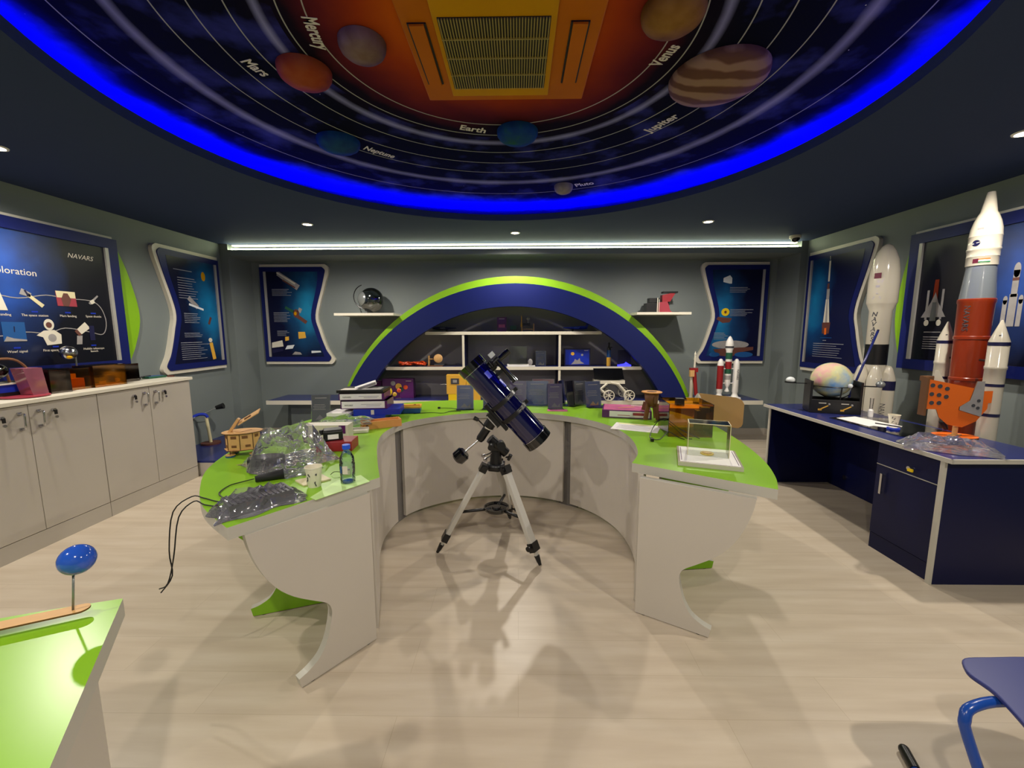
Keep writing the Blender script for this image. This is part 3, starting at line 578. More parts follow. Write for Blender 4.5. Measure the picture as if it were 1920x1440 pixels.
# ------------------------------------------------------------ foreground desk (left bottom)
D2=thing('desk_module','lime green topped desk module cut by the bottom left of the photo','desk',(-1.3,.4,0))
b=B().m('green'); pts=[(-.979,.926)]+crom2([(-.979,.926),(-1.194,.853),(-1.5,.72),(-1.85,.42),(-2.05,0)],5)[1:]+[(-1.35,-.25),(-.62,.40)]
b.prism(pts,(0,0,.70),(1,0,0),(0,1,0),(0,0,.045),side='edge_grey'); b.obj('top',D2)
d=Vector((-.714+.979,.532-.926,0)).normalized(); nn=Vector((-d.y,d.x,0)); 
A=Vector((-.979,.926,0))+d*.115+Vector((-.026,-.018,0))
b=B().m('desk_grey'); b.prism([(0,.004),(.50,.004),(.50,.70),(0,.70)],A,d,(0,0,1),Vector((d.y,-d.x,0))*.0+Vector((-abs(d.y),-abs(d.x),0))*.03); b.obj('side_panel',D2)
bt=thing('blue_ball_model','glossy blue ball on a thin stick fixed to a wooden strip','model',(-1.022,.853,ZT))
b=B().m('wood'); Rz=R3(math.atan2(.853-.70,-1.022+1.16)); 
v0=Vector((-1.012,.860,ZT+.014)); v1=Vector((-1.50,.62,ZT+.014)); dd=(v1-v0).normalized(); sd=Vector((-dd.y,dd.x,0))*.017
b.prism([((v0+sd*math.cos(a)-dd*.017*math.sin(a)).x,(v0+sd*math.cos(a)-dd*.017*math.sin(a)).y) for a in [PI*i/8 for i in range(9)]]+[((v1-sd).x,(v1-sd).y),((v1+sd).x,(v1+sd).y)],(0,0,ZT+.018),(1,0,0),(0,1,0),(0,0,.004),side='wood_dark'); b.obj('wooden_strip',bt)
b=B().m('wood'); b.cyl((-1.36,.69,ZT),(-1.36,.69,ZT+.018),.02); b.obj('spacer',bt)
b=B().m('pewter'); b.cyl((-1.022,.853,ZT+.02),(-1.016,.860,ZT+.11),.0022,n=8); b.obj('stick',bt)
b=B().m('balloon'); b.sph((-1.010,.866,ZT+.138),.0335); b.obj('ball',bt)

# ------------------------------------------------------------ blue desk on the right
RT=.725
D3=thing('blue_desk','dark blue office desk with drawer and cupboard against the right wall','desk',(2.6,2.9,0))
b=B().m('blue_top'); b.bb((2.275,2.115,.703),(2.905,3.765,RT)); b.m('edge_grey'); b.bb((2.265,2.105,.702),(2.275,3.765,.7255)); b.bb((2.265,2.105,.702),(2.905,2.115,.7255)); b.obj('top',D3)
b=B().m('blue_panel'); b.bb((2.285,2.145,0),(2.90,2.165,.703)); b.m('edge_grey'); b.bb((2.270,2.143,0),(2.285,2.167,.703)); b.obj('side_panel',D3)
b=B().m('blue_panel'); b.bb((2.30,3.70,0),(2.90,3.722,.703)); b.m('edge_grey'); b.bb((2.292,3.699,0),(2.30,3.723,.703)); b.obj('side_panel',D3)
b=B().m('blue_panel'); b.bb((2.86,2.56,.004),(2.88,3.70,.703)); b.m('chrome'); b.cyl((2.852,3.50,.12),(2.86,3.50,.12),.02); b.obj('back_panel',D3)
b=B().m('blue_panel'); b.bb((2.305,2.166,.0),(2.90,2.565,.702)); b.obj('pedestal',D3)
b=B().m('blue_panel'); b.bb((2.288,2.168,.56),(2.304,2.563,.700)); b.m('silver_strip'); b.bb((2.286,2.168,.556),(2.304,2.563,.561)); dr=b.obj('drawer',D3)
b=B().m('chrome'); b.cyl((2.288,2.34,.60),(2.270,2.34,.60),.012); b.m('yellow'); b.box((2.264,2.32,.595),(.01,.028,.016)); b.obj('lock',dr)
b=B().m('blue_panel'); b.bb((2.288,2.168,.105),(2.304,2.563,.553)); dr=b.obj('door',D3)
b=B().m('chrome'); b.box((2.268,2.50,.445),(.008,.014,.13)); b.cyl((2.288,2.50,.50),(2.268,2.50,.50),.005); b.cyl((2.288,2.50,.39),(2.268,2.50,.39),.005); b.obj('handle',dr)
b=B().m('blue_panel'); b.bb((2.292,2.168,.0),(2.304,2.563,.10)); b.obj('plinth',D3)

# ------------------------------------------------------------ telescope on its tripod
T=thing('telescope','black and deep blue reflector telescope on an aluminium tripod inside the ring desk','telescope',(-.14,2.5,0))
V3=Vector
A=V3((-.29,2.44,1.208)); Bt=V3((.130,2.44,.73)); td=(Bt-A).normalized(); tn=V3((-td.z,0,td.x)) ; tn=tn if tn.z>0 else -tn
Rt=Matrix((tuple(tn),tuple(td.cross(tn)),tuple(td))).transposed()
Lt=(Bt-A).length
b=B().m('tube_blue'); b.lathe([(.082,.045),(.082,Lt-.045)],A,n=48,R=Rt); tb=b.obj('tube',T)
b=B().m('black_gloss'); b.lathe([(.074,.0),(.088,0),(.088,.05),(.083,.052),(.083,.045)],A,n=48,R=Rt,cap=False); b.m('black_matte'); b.lathe([(.078,.02),(.0,.02)],A,n=48,R=Rt,cap=False); b.obj('front_ring',tb)
b=B().m('black_gloss'); b.lathe([(.083,Lt-.05),(.088,Lt-.048),(.088,Lt),(.0,Lt)],A,n=48,R=Rt,cap=False); b.obj('mirror_cell',tb)
b=B().m('chrome')
for k in (.052,Lt-.052): b.lathe([(.0835,k-.0015),(.0885,k-.0015),(.0885,k+.0015),(.0835,k+.0015)],A,n=48,R=Rt,cap=False)
b.obj('trim_rings',tb)
def ontube(s,ang,rad): # point at distance s along the tube; ang 0 = tn, 90deg towards the camera
    c=-Rt.col[1] if Rt.col[1].y>0 else Rt.col[1]
    return A+td*s+tn*(rad*math.cos(ang))+c*(rad*math.sin(ang))
for s_,w_,mt,n_ in ((.10,.045,'blue_label',1),(.19,.055,'blue_label',1)):
    b=B().m(mt); a0=.75 if s_<.15 else .18; a1=a0+.38
    q=[ontube(s_+(w_ if j else 0),a0+(a1-a0)*k/6,.0826) for j in (0,1) for k in range(7)]
    vs=[b._v(p) for p in q]
    for k in range(6): b._f([vs[k],vs[k+1],vs[k+8],vs[k+7]],True)
    b.obj('sticker',tb,hollow=True)
b=B().m('black'); c0=ontube(.10,0,.078); b.cyl(c0,c0+tn*.03,.034,.03); b.cyl(c0+tn*.03,c0+tn*.075,.024); b.cyl(c0+tn*.02-td*.03+V3((0,-.03,0)),c0+tn*.02+td*.01+V3((0,-.05,0)),.010); f=b.obj('focuser',T)
b=B().m('black_gloss'); b.cyl(c0+tn*.075,c0+tn*.10,.017); b.cyl(c0+tn*.10,c0+tn*.15,.019); b.obj('eyepiece',f)
b=B().m('glass_white'); b.box(c0+tn*.055-td*.05,(.034,.03,.03),Rt); b.obj('dust_cap',f)
b=B().m('black_gloss'); c1=ontube(.11,0,.135)+V3((0,-.01,0)); b.cyl(c1,c1+td*.12,.0155); b.cyl(c1+td*.115,c1+td*.15,.019); b.cyl(c1-td*.015,c1,.018); b.box(c1+td*.05-tn*.03,(.05,.012,.02),Rt); b.obj('finder_scope',T)
for s_ in (.30,.40):
    b=B().m('black'); b.lathe([(.0835,s_-.012),(.093,s_-.012),(.093,s_+.012),(.0835,s_+.012),(.0835,s_-.012)],A,n=40,R=Rt,cap=False); 
    q=ontube(s_,-.2,.10); b.box(q,(.03,.02,.022),Rt); b.m('chrome'); q2=ontube(s_,1.0,.098); b.cyl(q2-tn*.012,q2+tn*.012,.004,n=8); b.obj('tube_ring',T)
sd=A+td*.35-tn*.098
b=B().m('black'); b.box(sd,(.018,.05,.20),Rt); b.box(sd-tn*.02,(.03,.07,.10),Rt); b.m('silver_strip'); b.box(sd-tn*.032+V3((0,-.037,0)),(.006,.004,.09),Rt); b.obj('saddle',T)
dec0=sd-tn*.03; dec1=V3((-.232,2.46,.742))
b=B().m('black'); b.cyl(dec0,dec0+(dec1-dec0)*.35,.034); b.cyl(dec0+(dec1-dec0)*.35,dec1,.026); b.cyl(dec1,dec1-(dec0-dec1).normalized()*.012,.022); b.m('off_white'); b.cyl(dec0+(dec1-dec0)*.33,dec0+(dec1-dec0)*.37,.0355); b.obj('declination_axis',T)
cwd=(dec1-dec0).normalized(); cwd=V3((-.70,0,-.62)).normalized(); cw=dec1+cwd*.165
b=B().m('chrome'); b.cyl(dec1,cw+cwd*.04,.0055,n=12); b.obj('counterweight_shaft',T)
b=B().m('black_gloss'); b.lathe([(0.0,-.036),(.034,-.036),(.046,-.024),(.046,.024),(.034,.036),(0,.036)],cw,n=32,R=Matrix.Rotation(math.atan2(cwd.x,cwd.z),3,'Y'),cap=False); b.obj('counterweight',T)
b=B().m('black'); b.cyl((-.175,2.49,.735),(-.075,2.51,.635),.030); b.cyl((-.165,2.47,.70),(-.165,2.40,.70),.018); b.cyl((-.11,2.49,.70),(-.10,2.40,.71),.026); b.obj('polar_axis',T)
b=B().m('black'); b.cyl((-.14,2.5,.565),(-.14,2.5,.655),.040,.032); b.box((-.14,2.5,.66),(.05,.05,.05)); b.obj('mount_head',T)
b=B().m('chrome'); b.tube([(-.165,2.45,.655),(-.20,2.42,.648),(-.215,2.42,.652)],.005,n=8); b.cyl((-.17,2.455,.635),(-.20,2.42,.625),.004); b.cyl((-.205,2.41,.65),(-.215,2.40,.65),.011); b.cyl((-.195,2.42,.622),(-.205,2.41,.622),.011); b.obj('adjusting_screws',T)
b=B().m('black'); b.tube([(-.185,2.44,.80),(-.215,2.41,.845),(-.238,2.40,.872)],.0045,n=8); b.cyl((-.238,2.40,.872),(-.262,2.395,.886),.011,.013); b.m('chrome'); b.cyl((-.178,2.445,.795),(-.198,2.425,.822),.008); b.obj('slow_motion_cable',T)
b=B().m('black'); b.cyl((-.075,2.47,.62),(-.055,2.45,.63),.005); b.cyl((-.06,2.45,.61),(-.045,2.44,.645),.009,.012); b.obj('azimuth_knob',T)
b=B().m('black'); b.cyl((-.14,2.5,.535),(-.14,2.5,.575),.062,.055,n=6); b.obj('tripod_head',T)
hub=V3((-.14,2.5,.555)); feet=[V3((-.515,2.448,0)),V3((.133,2.311,0)),V3((-.06,2.93,0))]
for i,ft in enumerate(feet):
    h=V3((ft.x-hub.x,ft.y-hub.y,0)).normalized(); top=hub+h*.075+V3((0,0,-.005)); d=(ft-top).normalized(); L=(ft-top).length
    side=d.cross(V3((0,0,1))).normalized(); up_=side.cross(d); Rl=Matrix((tuple(side),tuple(up_),tuple(d))).transposed()
    b=B().m('alu'); b.box(top+d*(L*.40),(.054,.030,L*.80),Rl); lg=b.obj('leg',T,bevel=.004)
    b=B().m('black'); b.box(top+d*.005,(.056,.046,.05),Rl); b.cyl(top-side*.04,top+side*.04,.016); b.obj('hinge',lg)
    b=B().m('black'); b.box(top+d*(L*.81),(.062,.040,.055),Rl); b.cyl(top+d*(L*.80)+side*.02,top+d*(L*.80)+side*.05,.006); b.cyl(top+d*(L*.80)+side*.05,top+d*(L*.80)+side*.058,.016); b.obj('clamp',lg)
    b=B().m('alu'); b.box(top+d*(L*.87),(.024,.014,L*.08),Rl); b.obj('inner_leg',lg)
    b=B().m('black'); b.cyl(top+d*(L*.90),top+d*(L*.965),.017,.013); b.cyl(top+d*(L*.965),ft+V3((0,0,.002)),.012,.009); b.obj('foot',lg)
ct=V3((-.14,2.53,.262))
for ft in feet:
    h=V3((ft.x-hub.x,ft.y-hub.y,0)).normalized(); p=hub+h*.075; k=(ft-p); q=p+k*((p.z-.262)/p.z); q.z=.262
    b=B().m('black'); b.cyl(ct+(q-ct)*.15,q,.010,n=8); b.obj('brace',T)
b=B().m('black_gloss'); b.lathe([(0,-.012),(.075,-.012),(.082,.0),(.082,.012),(.075,.012),(.07,.002),(.03,.002),(.026,.012),(0,.012)],ct,n=36,cap=False); b.obj('accessory_tray',T)

# ------------------------------------------------------------ generic small makers
def single(b,name,label,cat,group=None,loc=None,bevel=0): return tag(b.obj(name,loc=loc,bevel=bevel),label,cat,group)
def cup(x,y,z,label,r=.034,h=.085):
    t=thing('paper_cup',label,'cup',(x,y,z),'paper cups')
    b=B().m('cup_paper'); b.lathe([(r*.72,0),(r*.74,.002),(r,h),(r*1.04,h),(r*1.05,h-.004),(r*1.0,h-.005),(r*.98,h-.002),(r*.70,.006),(0,.006)],(x,y,z),n=32,cap=False); 
    b.cyl((x,y,z),(x,y,z+.005),r*.72); b.obj('body',t)
    b=B().m('ink'); random.seed(int(x*100))
    for k in range(9):
        a=-PI/2+random.uniform(-1.1,1.1); zz=z+h*random.uniform(.15,.8); rr=r*(.74+.26*(zz-z)/h)+.0012; b.box((x+rr*math.cos(a),y+rr*math.sin(a),zz),(.004,.0012,random.uniform(.006,.018)),R3(a+PI/2,0,random.uniform(-.9,.9)))
    b.obj('printed_marks',t); return t
def bag(name,label,M,lx,ly,h,mt='clear_bag',seed=1,cat='plastic bag',group='clear plastic bags',content=None,nx=13,ny=10):
    """crumpled closed film: a lens of two sheets with folds"""
    random.seed(seed); ph=[(random.uniform(3,9),random.uniform(3,9),random.uniform(0,6),random.uniform(.3,1)) for _ in range(7)]
    def f(u,v): 
        e=max(0,(1-abs(u)**3)*(1-abs(v)**3)); s=sum(a*abs(math.sin(fx*u+fy*v+p)) for fx,fy,p,a in ph)/4.0
        return h*e*(.35+.75*s*s*1.5)
    b=B(M).m(mt); up_=[[None]*(ny+1) for _ in range(nx+1)]; dn=[[None]*(ny+1) for _ in range(nx+1)]
    for i in range(nx+1):
        for j in range(ny+1):
            u=-1+2*i/nx; v=-1+2*j/ny; wx=u*lx/2+.012*math.sin(5*v+seed); wy=v*ly/2+.012*math.sin(6*u+seed*2)
            up_[i][j]=b._v((wx,wy,f(u,v)+.003)); dn[i][j]=b._v((wx,wy,.0015))
    for i in range(nx):
        for j in range(ny):
            b._f([up_[i][j],up_[i+1][j],up_[i+1][j+1],up_[i][j+1]],False); 
    for i in range(nx):
        for j in range(ny): b._f([dn[i][j],dn[i][j+1],dn[i+1][j+1],dn[i+1][j]],False)
    L=M.translation
    o=b.obj(name,None,loc=L,hollow=True); tag(o,label,cat,group)
    if content:
        c=B(M); content(c); c.obj('contents',o)
    return o
def sign(x,y,z,rz,w,h,label,colours,lean=.16,group='clear stand-up information signs'):
    t=thing('acrylic_sign',label,'sign',(x,y,z),group); M=FR(x,y,z,rz)@Matrix.Rotation(-lean,4,'X')
    b=B(M).m('sign_clear'); b.box((0,-.004,h/2),(w,.0025,h)); b.box((0,.005,h/2),(w,.0025,h)); b.obj('clear_sleeve',t)
    b=B(FR(x,y,z,rz)).m('sign_clear'); b.box((0,-.018,.0015),(w,.075,.003)); b.obj('foot',t)
    b=B(M).m(colours[0]); b.box((0,.0005,h/2),(w-.008,.004,h-.008)); b.m('letter'); b.box((0,-.0022,h*.86),(w*.6,.001,.005)); 
    for k in range(4): b.box((-.01,-.0022,h*(.62-.06*k)),(w*(.55+.1*(k%2)),.001,.0025))
    b.m(colours[1]); b.prism([(-w*.28,.015),(-w*.05,.05),(.02,.02),(w*.3,.045),(w*.3,.012)],(0,-.0016,0),(1,0,0),(0,0,1),(0,-.001,0)); b.obj('printed_card',t)
    return t

# ------------------------------------------------------------ things on the left half of the ring desk
# wooden kit model
M=FR(-1.475,2.125,ZT,.35); t=thing('wooden_satellite_kit','small plywood kit box on four round feet with raised panel','model',(-1.475,2.125,ZT))
oc=[(.088,.0),(.062,.055),(-.0,.068),(-.062,.055),(-.088,0),(-.062,-.055),(.0,-.068),(.062,-.055)]
b=B(M).m('wood'); b.prism([(p[0]*.92,p[1]*.92) for p in oc],(0,0,.038),(1,0,0),(0,1,0),(0,0,.085),side='wood'); b.m('ply_edge')
for p in oc[4:]: b.cyl((p[0]*.925,p[1]*.925,.038),(p[0]*.925,p[1]*.925,.123),.0022,n=6)
b.m('wood_dark')
for u,z,w_,hh in ((.032,.10,.03,.014),(-.032,.10,.03,.014),(.02,.055,.028,.013),): pass
def face_slots(i,slots):
    p=V3((*oc[i],0))*.925; q=V3((*oc[(i+1)%8],0))*.925; d=(q-p); L=d.length; d.normalize(); n_=V3((d.y,-d.x,0)); n_=n_ if n_.dot(p+q)>0 else -n_
    for u,z,w_,hh in slots: c=p+d*(L*u)+n_*.0008; b.box((c.x,c.y,z),(w_*L,.002,hh),R3(math.atan2(d.y,d.x)))
face_slots(4,[(.3,.105,.25,.012),(.72,.105,.25,.012),(.5,.055,.3,.014)]); face_slots(5,[(.5,.105,.45,.014),(.5,.058,.4,.012)]); face_slots(6,[(.4,.105,.45,.014),(.6,.058,.4,.012)]); face_slots(7,[(.5,.105,.4,.014)])
b.obj('box_body',t)
b=B(M).m('wood'); b.prism([(.095*math.cos(a),.072*math.sin(a)) for a in [2*PI*i/36 for i in range(36)]],(0,0,.123),(1,0,0),(0,1,0),(0,0,.004),side='ply_edge'); b.m('wood_dark'); b.box((.02,0,.1275),(.05,.004,.001),R3(.6)); b.obj('top_disc',t)
b=B(M).m('wood'); b.prism([(p[0]*1.02,p[1]*1.02) for p in oc],(0,0,.034),(1,0,0),(0,1,0),(0,0,.004),side='ply_edge'); b.obj('bottom_plate',t)
b=B(M).m('wood'); b.box((-.035,0,.16),(.012,.03,.085),R3(0,0,.6)); b.obj('arm',t)
b=B(M).m('wood'); b.box((.035,.01,.20),(.115,.085,.004),R3(.1,.12,-.55)); b.m('wood_dark'); b.box((.03,-.005,.2005),(.035,.010,.0052),R3(.1,.12,-.55)); b.obj('raised_panel',t)
for sx_ in (-.055,.055):
    for sy_ in (-.035,.035):
        b=B(M).m('teal_blue'); b.cyl((sx_,sy_,0),(sx_,sy_,.008),.022); b.m('wood'); b.cyl((sx_,sy_,.008),(sx_,sy_,.0125),.023); b.m('brown_red'); b.cyl((sx_,sy_,.0125),(sx_,sy_,.034),.002,n=6); b.obj('foot',t)
# bottle
x,y=-.742,1.712; t=thing('water_bottle','clear plastic water bottle with bright blue cap at the desk end','bottle',(x,y,ZT))
b=B().m('bottle_pet'); b.lathe([(.024,0),(.030,.004),(.031,.02),(.0295,.03),(.031,.04),(.031,.075),(.029,.085),(.031,.093),(.029,.115),(.018,.138),(.0125,.145),(.0125,.155)],(x,y,ZT),n=32); b.obj('body',t)
b=B().m('cap_blue'); b.cyl((x,y,ZT+.152),(x,y,ZT+.170),.0165); b.obj('cap',t)
b=B().m('sign_clear'); b.lathe([(.0318,.045),(.0318,.085)],(x,y,ZT),n=32,cap=False); b.m('letter'); b.box((x+.003,y-.0322,ZT+.066),(.022,.0012,.034)); b.m('teal_blue'); b.box((x-.016,y-.029,ZT+.066),(.008,.0012,.03),R3(-.5)); b.obj('label',t)
b=B().m('blue_liquid'); b.cyl((x,y,ZT+.002),(x,y,ZT+.010),.022); b.obj('base_tint',t)
cup(-.868,1.668,ZT,'white paper cup with grey scribble print beside the blue capped bottle',.034,.088)
# bagged black part
t=bag('bagged_part','clear bag holding a ribbed dark grey plastic part at the desk end',FR(-.985,1.475,ZT,.86),.30,.17,.056,'clear_bag',3,content=lambda c:(c.m('bag_grey'),c.box((.0,0,.024),(.215,.11,.044)),c.m('ink'),[c.box((-.095+.0175*k,0,.047),(.006,.105,.004)) for k in range(12)]))
# dark plug adapter with cable and dark pouch
b=B(FR(-1.10,1.735,ZT,.55)).m('black_matte'); b.cyl((-.055,0,.016),(.055,0,.022),.015,.024,n=6); single(b,'flashlight','short tapered black grip lying beside the bagged grey part','tool',loc=(-1.10,1.735,ZT))
b=B(FR(-1.235,1.93,ZT,.3)).m('black_matte'); b.prism(crom2([(-.07,-.045),(.0,-.05),(.07,-.035),(.08,.02),(.03,.05),(-.05,.045),(-.075,.0),(-.07,-.045)],4)[:-1],(0,0,0),(1,0,0),(0,1,0),(0,0,.05)); single(b,'pouch','black soft pouch under the large clear bag','pouch',loc=(-1.235,1.93,ZT),bevel=.012)
b=B().m('cable'); b.tube([(-1.16,1.72,ZT+.012),(-1.20,1.70,ZT+.006),(-1.23,1.66,ZT+.004),(-1.215,1.58,ZT+.004),(-1.16,1.53,ZT+.004),(-1.10,1.49,ZT+.006)],.0024,n=6); single(b,'cable','thin black cable looping on the green top near the desk end','cable')
b=B().m('cable'); b.tube([(-1.08,1.47,ZT+.008),(-1.17,1.50,ZT+.004),(-1.24,1.53,ZT+.004),(-1.30,1.545,ZT+.003),(-1.36,1.52,ZT-.05),(-1.375,1.50,ZT-.2),(-1.365,1.49,ZT-.30),(-1.40,1.47,ZT-.36)],.0024,n=6); single(b,'cable','black cable dangling off the left desk edge, upper strand','cable')
b=B().m('cable'); b.tube([(-1.05,1.43,ZT+.008),(-1.12,1.45,ZT+.004),(-1.19,1.468,ZT+.004),(-1.255,1.50,ZT+.003),(-1.30,1.475,ZT-.05),(-1.315,1.45,ZT-.2),(-1.34,1.44,ZT-.30),(-1.385,1.45,ZT-.33)],.0024,n=6); single(b,'cable','black cable dangling off the left desk edge, lower strand','cable')
bag('plastic_bag','large crumpled clear bag heaped in front of the wooden kit',FR(-1.135,1.955,ZT+.012,.9,0,.0),.36,.31,.14,'clear_bag',5)
bag('plastic_bag','small see through bag under the front of the large clear bag',FR(-1.05,1.82,ZT,.3),.24,.12,.04,'bag_thin',15)
bag('plastic_bag','flat clear bag of film behind the large crumpled bag',FR(-1.33,2.48,ZT,.2),.40,.22,.06,'clear_bag',8)
bag('plastic_bag','shiny clear bag lying on the white carton',FR(-1.17,2.68,ZT+.045,.2),.36,.2,.05,'bag_thin',11)
for a in (((-.85,1.60),(-.745,1.745),(-.66,1.66),(-.70,1.60),(-.79,1.485)),((-.985,1.345),(-.90,1.46),(-.88,1.42),(-.955,1.312))): pass
b=B().m('note_green'); b.prism([(-.825,1.545),(-.80,1.73),(-.72,1.80),(-.65,1.72),(-.735,1.60),(-.79,1.52)],(0,0,ZT+.0003),(1,0,0),(0,1,0),(0,0,.0015)); single(b,'printed_leaflet','pale green leaflet lying under the cup and bottle','leaflet',loc=(-.74,1.65,ZT))
b=B().m('cream'); b.prism([(-.98,1.72),(-.90,1.80),(-.83,1.74),(-.91,1.66)],(0,0,ZT+.0003),(1,0,0),(0,1,0),(0,0,.006)); single(b,'card','cream card behind the paper cup, under the large clear bag','card',loc=(-.9,1.74,ZT))
b=B(FR(-.79,1.815,ZT,.3)).m('cream'); b.box((0,0,.01),(.03,.022,.02)); b.m('black'); b.box((.0,-.0,.022),(.026,.018,.004)); b.m('cable'); b.tube([(-.015,0,.01),(-.05,-.01,.02),(-.07,.005,.004)],.0015,n=6); single(b,'sensor_module','tiny white sensor block with wires behind the bottle','electronics',loc=(-.79,1.815,ZT))
# red carton with black tape cartridge
M=FR(-1.015,2.235,ZT,.10); b=B(M).m('red'); b.box((0,0,.0275),(.19,.13,.055)); rc=single(b,'carton','red carton lying flat under the black box','box',loc=M.translation,bevel=.003)
M=FR(-1.035,2.225,ZT+.056,.45); t=thing('black_cartridge','black plastic cartridge with white label on the red carton','cartridge',M.translation)
b=B(M).m('black'); b.box((0,0,.026),(.10,.075,.052)); b.box((0,0,.056),(.094,.069,.008)); b.cyl((-.058,.0,.03),(-.058,0,.058),.012,n=12); b.obj('body',t,bevel=.003)
b=B(M).m('paper'); b.box((0,-.0385,.022),(.055,.002,.026)); b.box((.0508,0,.02),(.002,.05,.022)); b.obj('label',t)
M=FR(-1.17,2.46,ZT,.08); t=thing('white_carton','long white carton with a purple end patch behind the red carton','box',M.translation)
b=B(M).m('off_white'); b.box((0,0,.045),(.27,.09,.09)); b.obj('body',t,bevel=.002); b=B(M).m('purple'); b.box((.098,-.046,.062),(.038,.002,.05)); b.obj('printed_patch',t)
M=FR(-1.10,2.60,ZT,.28); b=B(M).m('off_white'); b.box((0,0,.011),(.24,.10,.022)); single(b,'tray','flat white plastic tray beside the wooden box','tray',loc=M.translation,bevel=.005)
M=FR(-.945,2.76,ZT,.52); t=thing('wooden_box','open shallow wooden box with rounded corners at the inner desk edge','box',M.translation)
b=B(M).m('wood_tray'); b.box((0,0,.005),(.26,.09,.01)); 
for c_,d_ in (((0,-.0425,.0255),(.26,.006,.05)),((0,.0425,.0255),(.26,.006,.05)),((-.1275,0,.0255),(.006,.09,.05)),((.1275,0,.0255),(.006,.09,.05))): b.box(c_,d_)
b.m('wood_dark'); b.cyl((-.10,-.046,.025),(-.10,-.0452,.025),.008); b.cyl((-.1308,0,.025),(-.1303,0,.025),.008); b.obj('tray',t,bevel=.002)
b=B(M).m('orange'); b.box((.0,0,.016),(.16,.035,.008)); b.obj('inner_part',t)
# pile of boxes and books
M=FR(-1.13,3.02,ZT,.10)
b=B(M).m('royal'); b.box((0,0,.022),(.30,.24,.044)); b.m('letter'); b.box((.03,-.121,.024),(.018,.002,.03)); single(b,'blue_book_box','blue boxed set, lowest of the pile on the desk','box','boxed kits in the pile',loc=M.translation)
M=FR(-1.07,3.05,ZT+.045,.14)
b=B(M).m('royal'); b.box((.02,0,.021),(.33,.23,.042)); b.m('letter'); b.box((-.01,-.116,.021),(.022,.002,.034)); single(b,'blue_book_box','blue boxed set second from the bottom with white label','box','boxed kits in the pile',loc=M.translation)
b=B(FR(-1.30,2.97,ZT+.046,.0)).m('paper'); b.box((0,0,.011),(.16,.17,.022)); single(b,'brochure_stack','stack of white brochures leaning out left of the blue boxes','brochures',loc=(-1.30,2.97,ZT+.046))
def kit(M,label,w_,d_,h_,txt=True):
    t=thing('boxed_kit',label,'box',M.translation,'boxed kits in the pile')
    b=B(M).m('purple'); b.box((0,0,h_/2),(w_,d_,h_)); b.m('black'); b.box((0,0,h_-.002),(w_+.001,d_+.001,.004)); b.obj('sleeve',t)
    b=B(M).m('paper'); b.box((-.005,-d_/2-.001,h_/2),(w_*.92,.002,h_*.8)); b.m('ink'); b.text('NAVARS',(-w_*.42,-d_/2-.0024,h_*.45),(1,0,0),(0,0,1),.016,shear=.3); b.m('paper_text'); b.box((w_*.16,-d_/2-.0024,h_*.56),(w_*.44,.001,.0035)); b.box((w_*.2,-d_/2-.0024,h_*.38),(w_*.30,.001,.0035)); b.obj('spine_label',t)
    return t
kit(FR(-1.14,3.06,ZT+.088,.09),'purple kit box with white NAVARS spine, lower of the two',.335,.22,.062)
kit(FR(-1.16,3.07,ZT+.151,.10),'purple kit box with white NAVARS spine, upper of the two',.325,.22,.052)
b=B(FR(-1.17,3.08,ZT+.204,.05)).m('black'); b.box((0,0,.010),(.34,.22,.02)); b.m('letter'); b.box((-.09,-.05,.0208),(.11,.09,.0016)); b.m('stone'); b.box((.07,-.02,.0208),(.14,.12,.0016)); single(b,'picture_box','thin black box with printed pictures on top of the kits','box',loc=(-1.17,3.08,ZT+.204))
b=B(FR(-1.17,3.12,ZT+.227,.35,0,-.3)).m('paper'); b.box((0,0,.012),(.16,.10,.024)); b.m('stone'); b.box((0,-.051,.012),(.15,.001,.016)); single(b,'white_booklet','white booklet tilted on the very top of the pile','book',loc=(-1.17,3.12,ZT+.227))
sign(-1.44,2.92,ZT,.12,.135,.20,'grey information sign standing left of the kit pile',('card_grey','stone'))
# tray of wooden gliders behind, sun model
M=FR(-.93,3.28,ZT,.16); t=thing('parts_tray','teal blue tray filled with yellow wooden parts','tray',M.translation)
b=B(M).m('teal_blue'); b.box((0,0,.02),(.27,.15,.04)); b.obj('tray',t,bevel=.004)
b=B(M).m('yellow_soft'); b.box((0,0,.047),(.28,.13,.014)); b.box((.02,-.03,.058),(.22,.03,.01),R3(.1)); b.m('wood_dark'); b.cyl((.09,-.03,.063),(.09,-.03,.066),.008); b.box((-.08,.02,.0545),(.07,.02,.002),R3(.3)); b.obj('wooden_parts',t)
t=thing('solar_system_model','small tabletop sun and planets model with yellow sun ball','model',(-1.20,3.72,ZT))
b=B().m('black'); b.cyl((-1.20,3.70,ZT),(-1.20,3.70,ZT+.012),.055); b.cyl((-1.20,3.70,ZT+.01),(-1.20,3.70,ZT+.07),.004,n=8); b.tube([(-1.34,3.66,ZT+.045),(-1.2,3.68,ZT+.04),(-1.06,3.66,ZT+.05)],.003,n=6); b.m('red'); b.cyl((-1.24,3.64,ZT+.012),(-1.24,3.64,ZT+.03),.02); b.obj('base',t)
b=B().m('yellow'); b.sph((-1.20,3.70,ZT+.105),.048); b.obj('sun',t)
for p,r,mt in (((-1.345,3.70,ZT+.135),.020,'orange'),((-1.30,3.72,ZT+.095),.026,'green'),((-1.13,3.70,ZT+.08),.02,'yellow_soft'),((-1.10,3.74,ZT+.11),.02,'orange')):
    b=B().m('black'); b.cyl((p[0],p[1],ZT+.045),(p[0],p[1],p[2]),.002,n=6); b.m(mt); b.sph(p,r,n=16); b.obj('planet',t)
